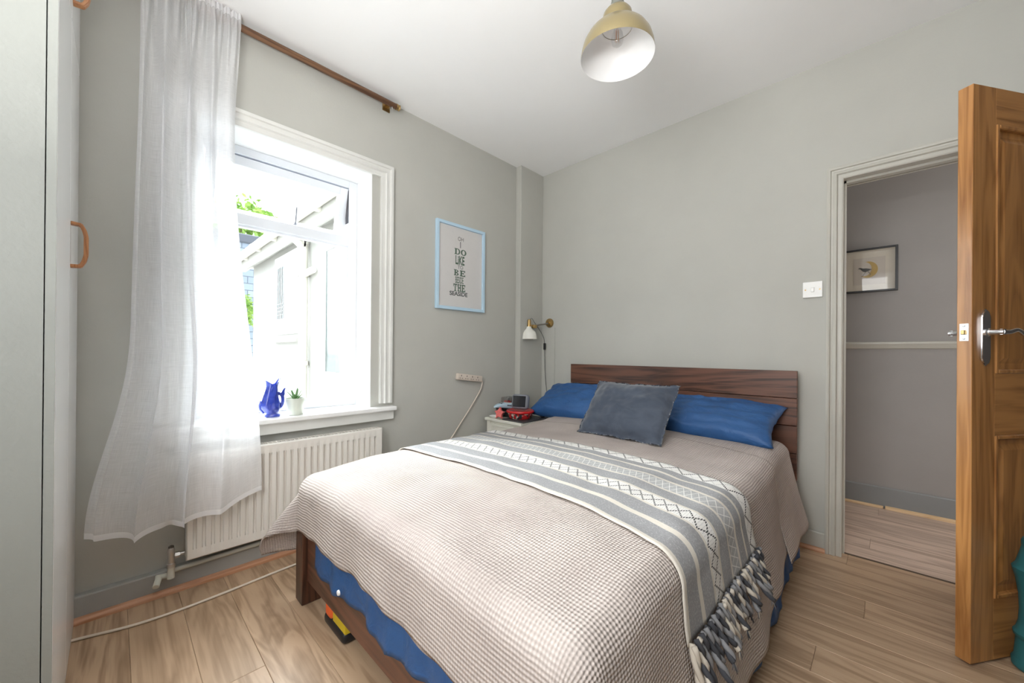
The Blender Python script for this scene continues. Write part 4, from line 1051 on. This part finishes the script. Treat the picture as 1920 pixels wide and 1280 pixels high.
b = B(); tube(b, [(pc_[0], pc_[1], 2.436), (pc_[0], pc_[1], H-.02)], .003, 8); lathe(b, [(.045, H-.001), (.045, H-.014), (.02, H-.024), (0, H-.024)], 24, pc_); obj('flex', b, mat('grey_holder'), pd, smooth='auto')
b = B(); lathe(b, [(.011, 2.303), (.012, 2.297), (.020, 2.281), (.0235, 2.262), (.020, 2.243), (.010, 2.234), (0, 2.232)], 24, pc_); bu = obj('bulb', b, glassm('bulb_glass', (.93, .93, .93), .10), pd, smooth='auto')
b = B()
for i in range(5):
    a = i*2*PI/5; tube(b, [(pc_[0]+.005*math.cos(a), pc_[1]+.005*math.sin(a), 2.296), (pc_[0]+.007*math.cos(a), pc_[1]+.007*math.sin(a), 2.252)], .0006, 5)
obj('filament', b, mat('filament_amber', (.75, .32, .08), .4), bu)

# =================================================================== TEAL DRUM BEHIND THE DOOR EDGE OF THE FRAME
tp = (2.650, -.515, 0)
tb = thing('ribbed_bottle', 'teal ribbed plastic bottle standing on the floor against the oak door', 'bottle', tp)
prof = [(0, .002), (.050, .002), (.057, .010), (.058, .030), (.052, .040), (.050, .075), (.048, .105), (.054, .112), (.055, .124), (.049, .132), (.043, .16), (.041, .20), (.043, .25), (.050, .305), (.057, .335), (.058, .342), (.050, .355), (.042, .39), (.036, .42), (.036, .44), (.034, .444), (0, .446)]
b = B(); lathe(b, prof, 40, tp); obj('body', b, painted('teal_plastic', (.022, .13, .145), .45, .1), tb, smooth='auto')
b = B(); lathe(b, [(.0365, .418), (.0375, .42), (.0375, .436), (.0365, .438)], 40, tp); obj('collar', b, painted('teal_plastic', (.022, .13, .145)), tb, smooth='auto')

# =================================================================== ON THE WINDOW BOARD
SZ = .716
vs_ = thing('fish_jug', 'cobalt blue glazed fish-shaped jug on the window board', 'jug', (-.02, -2.098, SZ))
GLZ = mat('cobalt_glaze', (.02, .045, .40), .08, coat=.8); k = N(GLZ); k.color(k.ramp(k.noise(k.coord('Object'), 22, 3), [(.3, (.012, .030, .30)), (.7, (.05, .09, .52))]))
k.bump(k.noise(k.coord('Object', (1, 1, 1)), 70, 2), .25, .003)
def jug():
    # side view drawn in (w, z): w runs along the wall (+y), z up; sections are ellipses
    b = B(); prev = None
    #        z     centre  half-width  half-depth
    secs = [(0, 0, .034, .030), (.004, 0, .037, .033), (.010, 0, .035, .031), (.016, -.002, .029, .026), (.026, -.005, .036, .030), (.045, -.009, .045, .034), (.065, -.011, .046, .036), (.085, -.011, .043, .036), (.110, -.010, .037, .033), (.135, -.007, .031, .029), (.155, -.004, .028, .026), (.172, -.001, .030, .026), (.185, .002, .036, .026)]
    n = 36
    for j, (z, c, hw, hd) in enumerate(secs):
        ring_ = []
        for i in range(n):
            a = 2*PI*i/n; ca, sa = math.cos(a), math.sin(a)
            rr_ = 1+.05*math.cos(9*a)*sstep(.02, .06, z)*(1-sstep(.13, .17, z))
            zz = z
            if j == len(secs)-1: zz = z + .022*max(0, ca)**2 + .006*max(0, -ca)**2 - .020*(1-abs(ca))   # open fish mouth: two raised lips
            if j == len(secs)-2: zz = z - .006*(1-abs(ca))
            ring_.append(b.verts.new((-.02+hd*rr_*sa, -2.098+c+hw*rr_*ca, SZ+zz)))
        if prev:
            for i in range(n): b.faces.new((prev[i], prev[(i+1) % n], ring_[(i+1) % n], ring_[i]))
        else: b.faces.new(ring_)
        prev = ring_
    inner = [b.verts.new(Vector((-.02, -2.096, v.co.z-.004))+(Vector((v.co.x, v.co.y, 0))-Vector((-.02, -2.096, 0)))*.84) for v in prev]
    for i in range(n): b.faces.new((prev[i], prev[(i+1) % n], inner[(i+1) % n], inner[i]))
    deep = [b.verts.new((-.02+.014*math.sin(2*PI*i/n), -2.10+.014*math.cos(2*PI*i/n), SZ+.09)) for i in range(n)]
    for i in range(n): b.faces.new((inner[i], inner[(i+1) % n], deep[(i+1) % n], deep[i]))
    b.faces.new(deep); return b
obj('body', jug(), GLZ, vs_, smooth='auto')
b = B(); Y0 = -2.098
tube(b, smoothpts([(-.02, Y0+.026, SZ+.040), (-.02, Y0+.040, SZ+.052), (-.02, Y0+.047, SZ+.078), (-.02, Y0+.044, SZ+.105), (-.02, Y0+.030, SZ+.118), (-.02, Y0+.018, SZ+.122)], 6), .008, 12, rr=None)
obj('tail_handle', b, GLZ, vs_, smooth='auto')
b = B()
fin = [(.036, .100), (.048, .098), (.056, .112), (.052, .130), (.060, .146), (.048, .142), (.040, .128), (.034, .114)]
prism(b, fin, lambda u, v, d: (-.02+d, Y0+u, SZ+v), -.006, .006); bmesh.ops.bevel(b, geom=list(b.edges), offset=.002, segments=2, affect='EDGES'); obj('tail_fin', b, GLZ, vs_, smooth='auto')
for s_ in (-1, 1):
    b = B(); finp = [(-.012, .150), (.004, .168), (.012, .150), (.008, .118), (-.004, .090), (-.018, .100), (-.022, .125)]
    prism(b, finp, lambda u, v, d: (-.02+s_*(.024+d+.006*sstep(.16, .09, v)), Y0+u, SZ+v), 0, .007); bmesh.ops.bevel(b, geom=list(b.edges), offset=.002, segments=2, affect='EDGES'); obj('side_fin', b, GLZ, vs_, smooth='auto')
b = B(); tube(b, smoothpts([(-.02, Y0-.040, SZ+.020), (-.02, Y0-.054, SZ+.040), (-.02, Y0-.057, SZ+.060), (-.02, Y0-.052, SZ+.085)], 4), .005, 8); obj('back_ridge', b, GLZ, vs_, smooth='auto')
pp = (-.015, -1.992, SZ)
pt = thing('potted_succulent', 'small green succulent in a pale round pot on the window board', 'plant', pp)
b = B(); lathe(b, [(0, .0005), (.037, .0005), (.039, .003), (.0475, .086), (.0480, .089), (.0455, .089), (.044, .078), (0, .078)], 36, pp); obj('pot', b, mat('pale_sage_ceramic', (.66, .70, .62), .35), pt, smooth='auto')
b = B(); lathe(b, [(.0445, .0785), (.03, .082), (0, .083)], 24, pp); obj('soil', b, mat('soil', (.06, .045, .035), .95), pt)
SUC = mat('succulent_green', (.10, .22, .09), .4); k = N(SUC); k.color(k.ramp(k.noise(k.coord('Object'), 30, 2), [(.35, (.09, .22, .07)), (.7, (.20, .32, .16))]))
for i, (az, tilt, L) in enumerate(((0.2, .12, .072), (1.3, .30, .062), (2.5, .42, .070), (3.5, .25, .058), (4.4, .50, .060), (5.4, .38, .066), (.9, .62, .048), (3.0, .70, .052), (5.9, .66, .050), (1.9, .75, .045))):
    b = B(); prev = None; d = Vector((math.cos(az)*math.sin(tilt), math.sin(az)*math.sin(tilt), math.cos(tilt))); sd = d.cross(Vector((0, 0, 1))).normalized() if tilt > .05 else Vector((1, 0, 0)); nn = sd.cross(d)
    for q in range(7):
        u = q/6; wq = (.0085*(1-u)**.7+.0004)*(1 if u > .05 else .8); c_ = Vector(pp)+Vector((0, 0, .080))+d*L*u+nn*(-.010*u*u)+Vector((math.cos(az), math.sin(az), 0))*.006
        cur = [b.verts.new(c_+sd*wq*math.cos(t_)+nn*wq*.5*math.sin(t_)) for t_ in [PI*2*z_/8 for z_ in range(8)]]
        if prev:
            for z_ in range(8): b.faces.new((prev[z_], prev[(z_+1) % 8], cur[(z_+1) % 8], cur[z_]))
        else: b.faces.new(cur)
        prev = cur
    b.faces.new(prev); obj('leaf', b, SUC, pt, smooth=True)
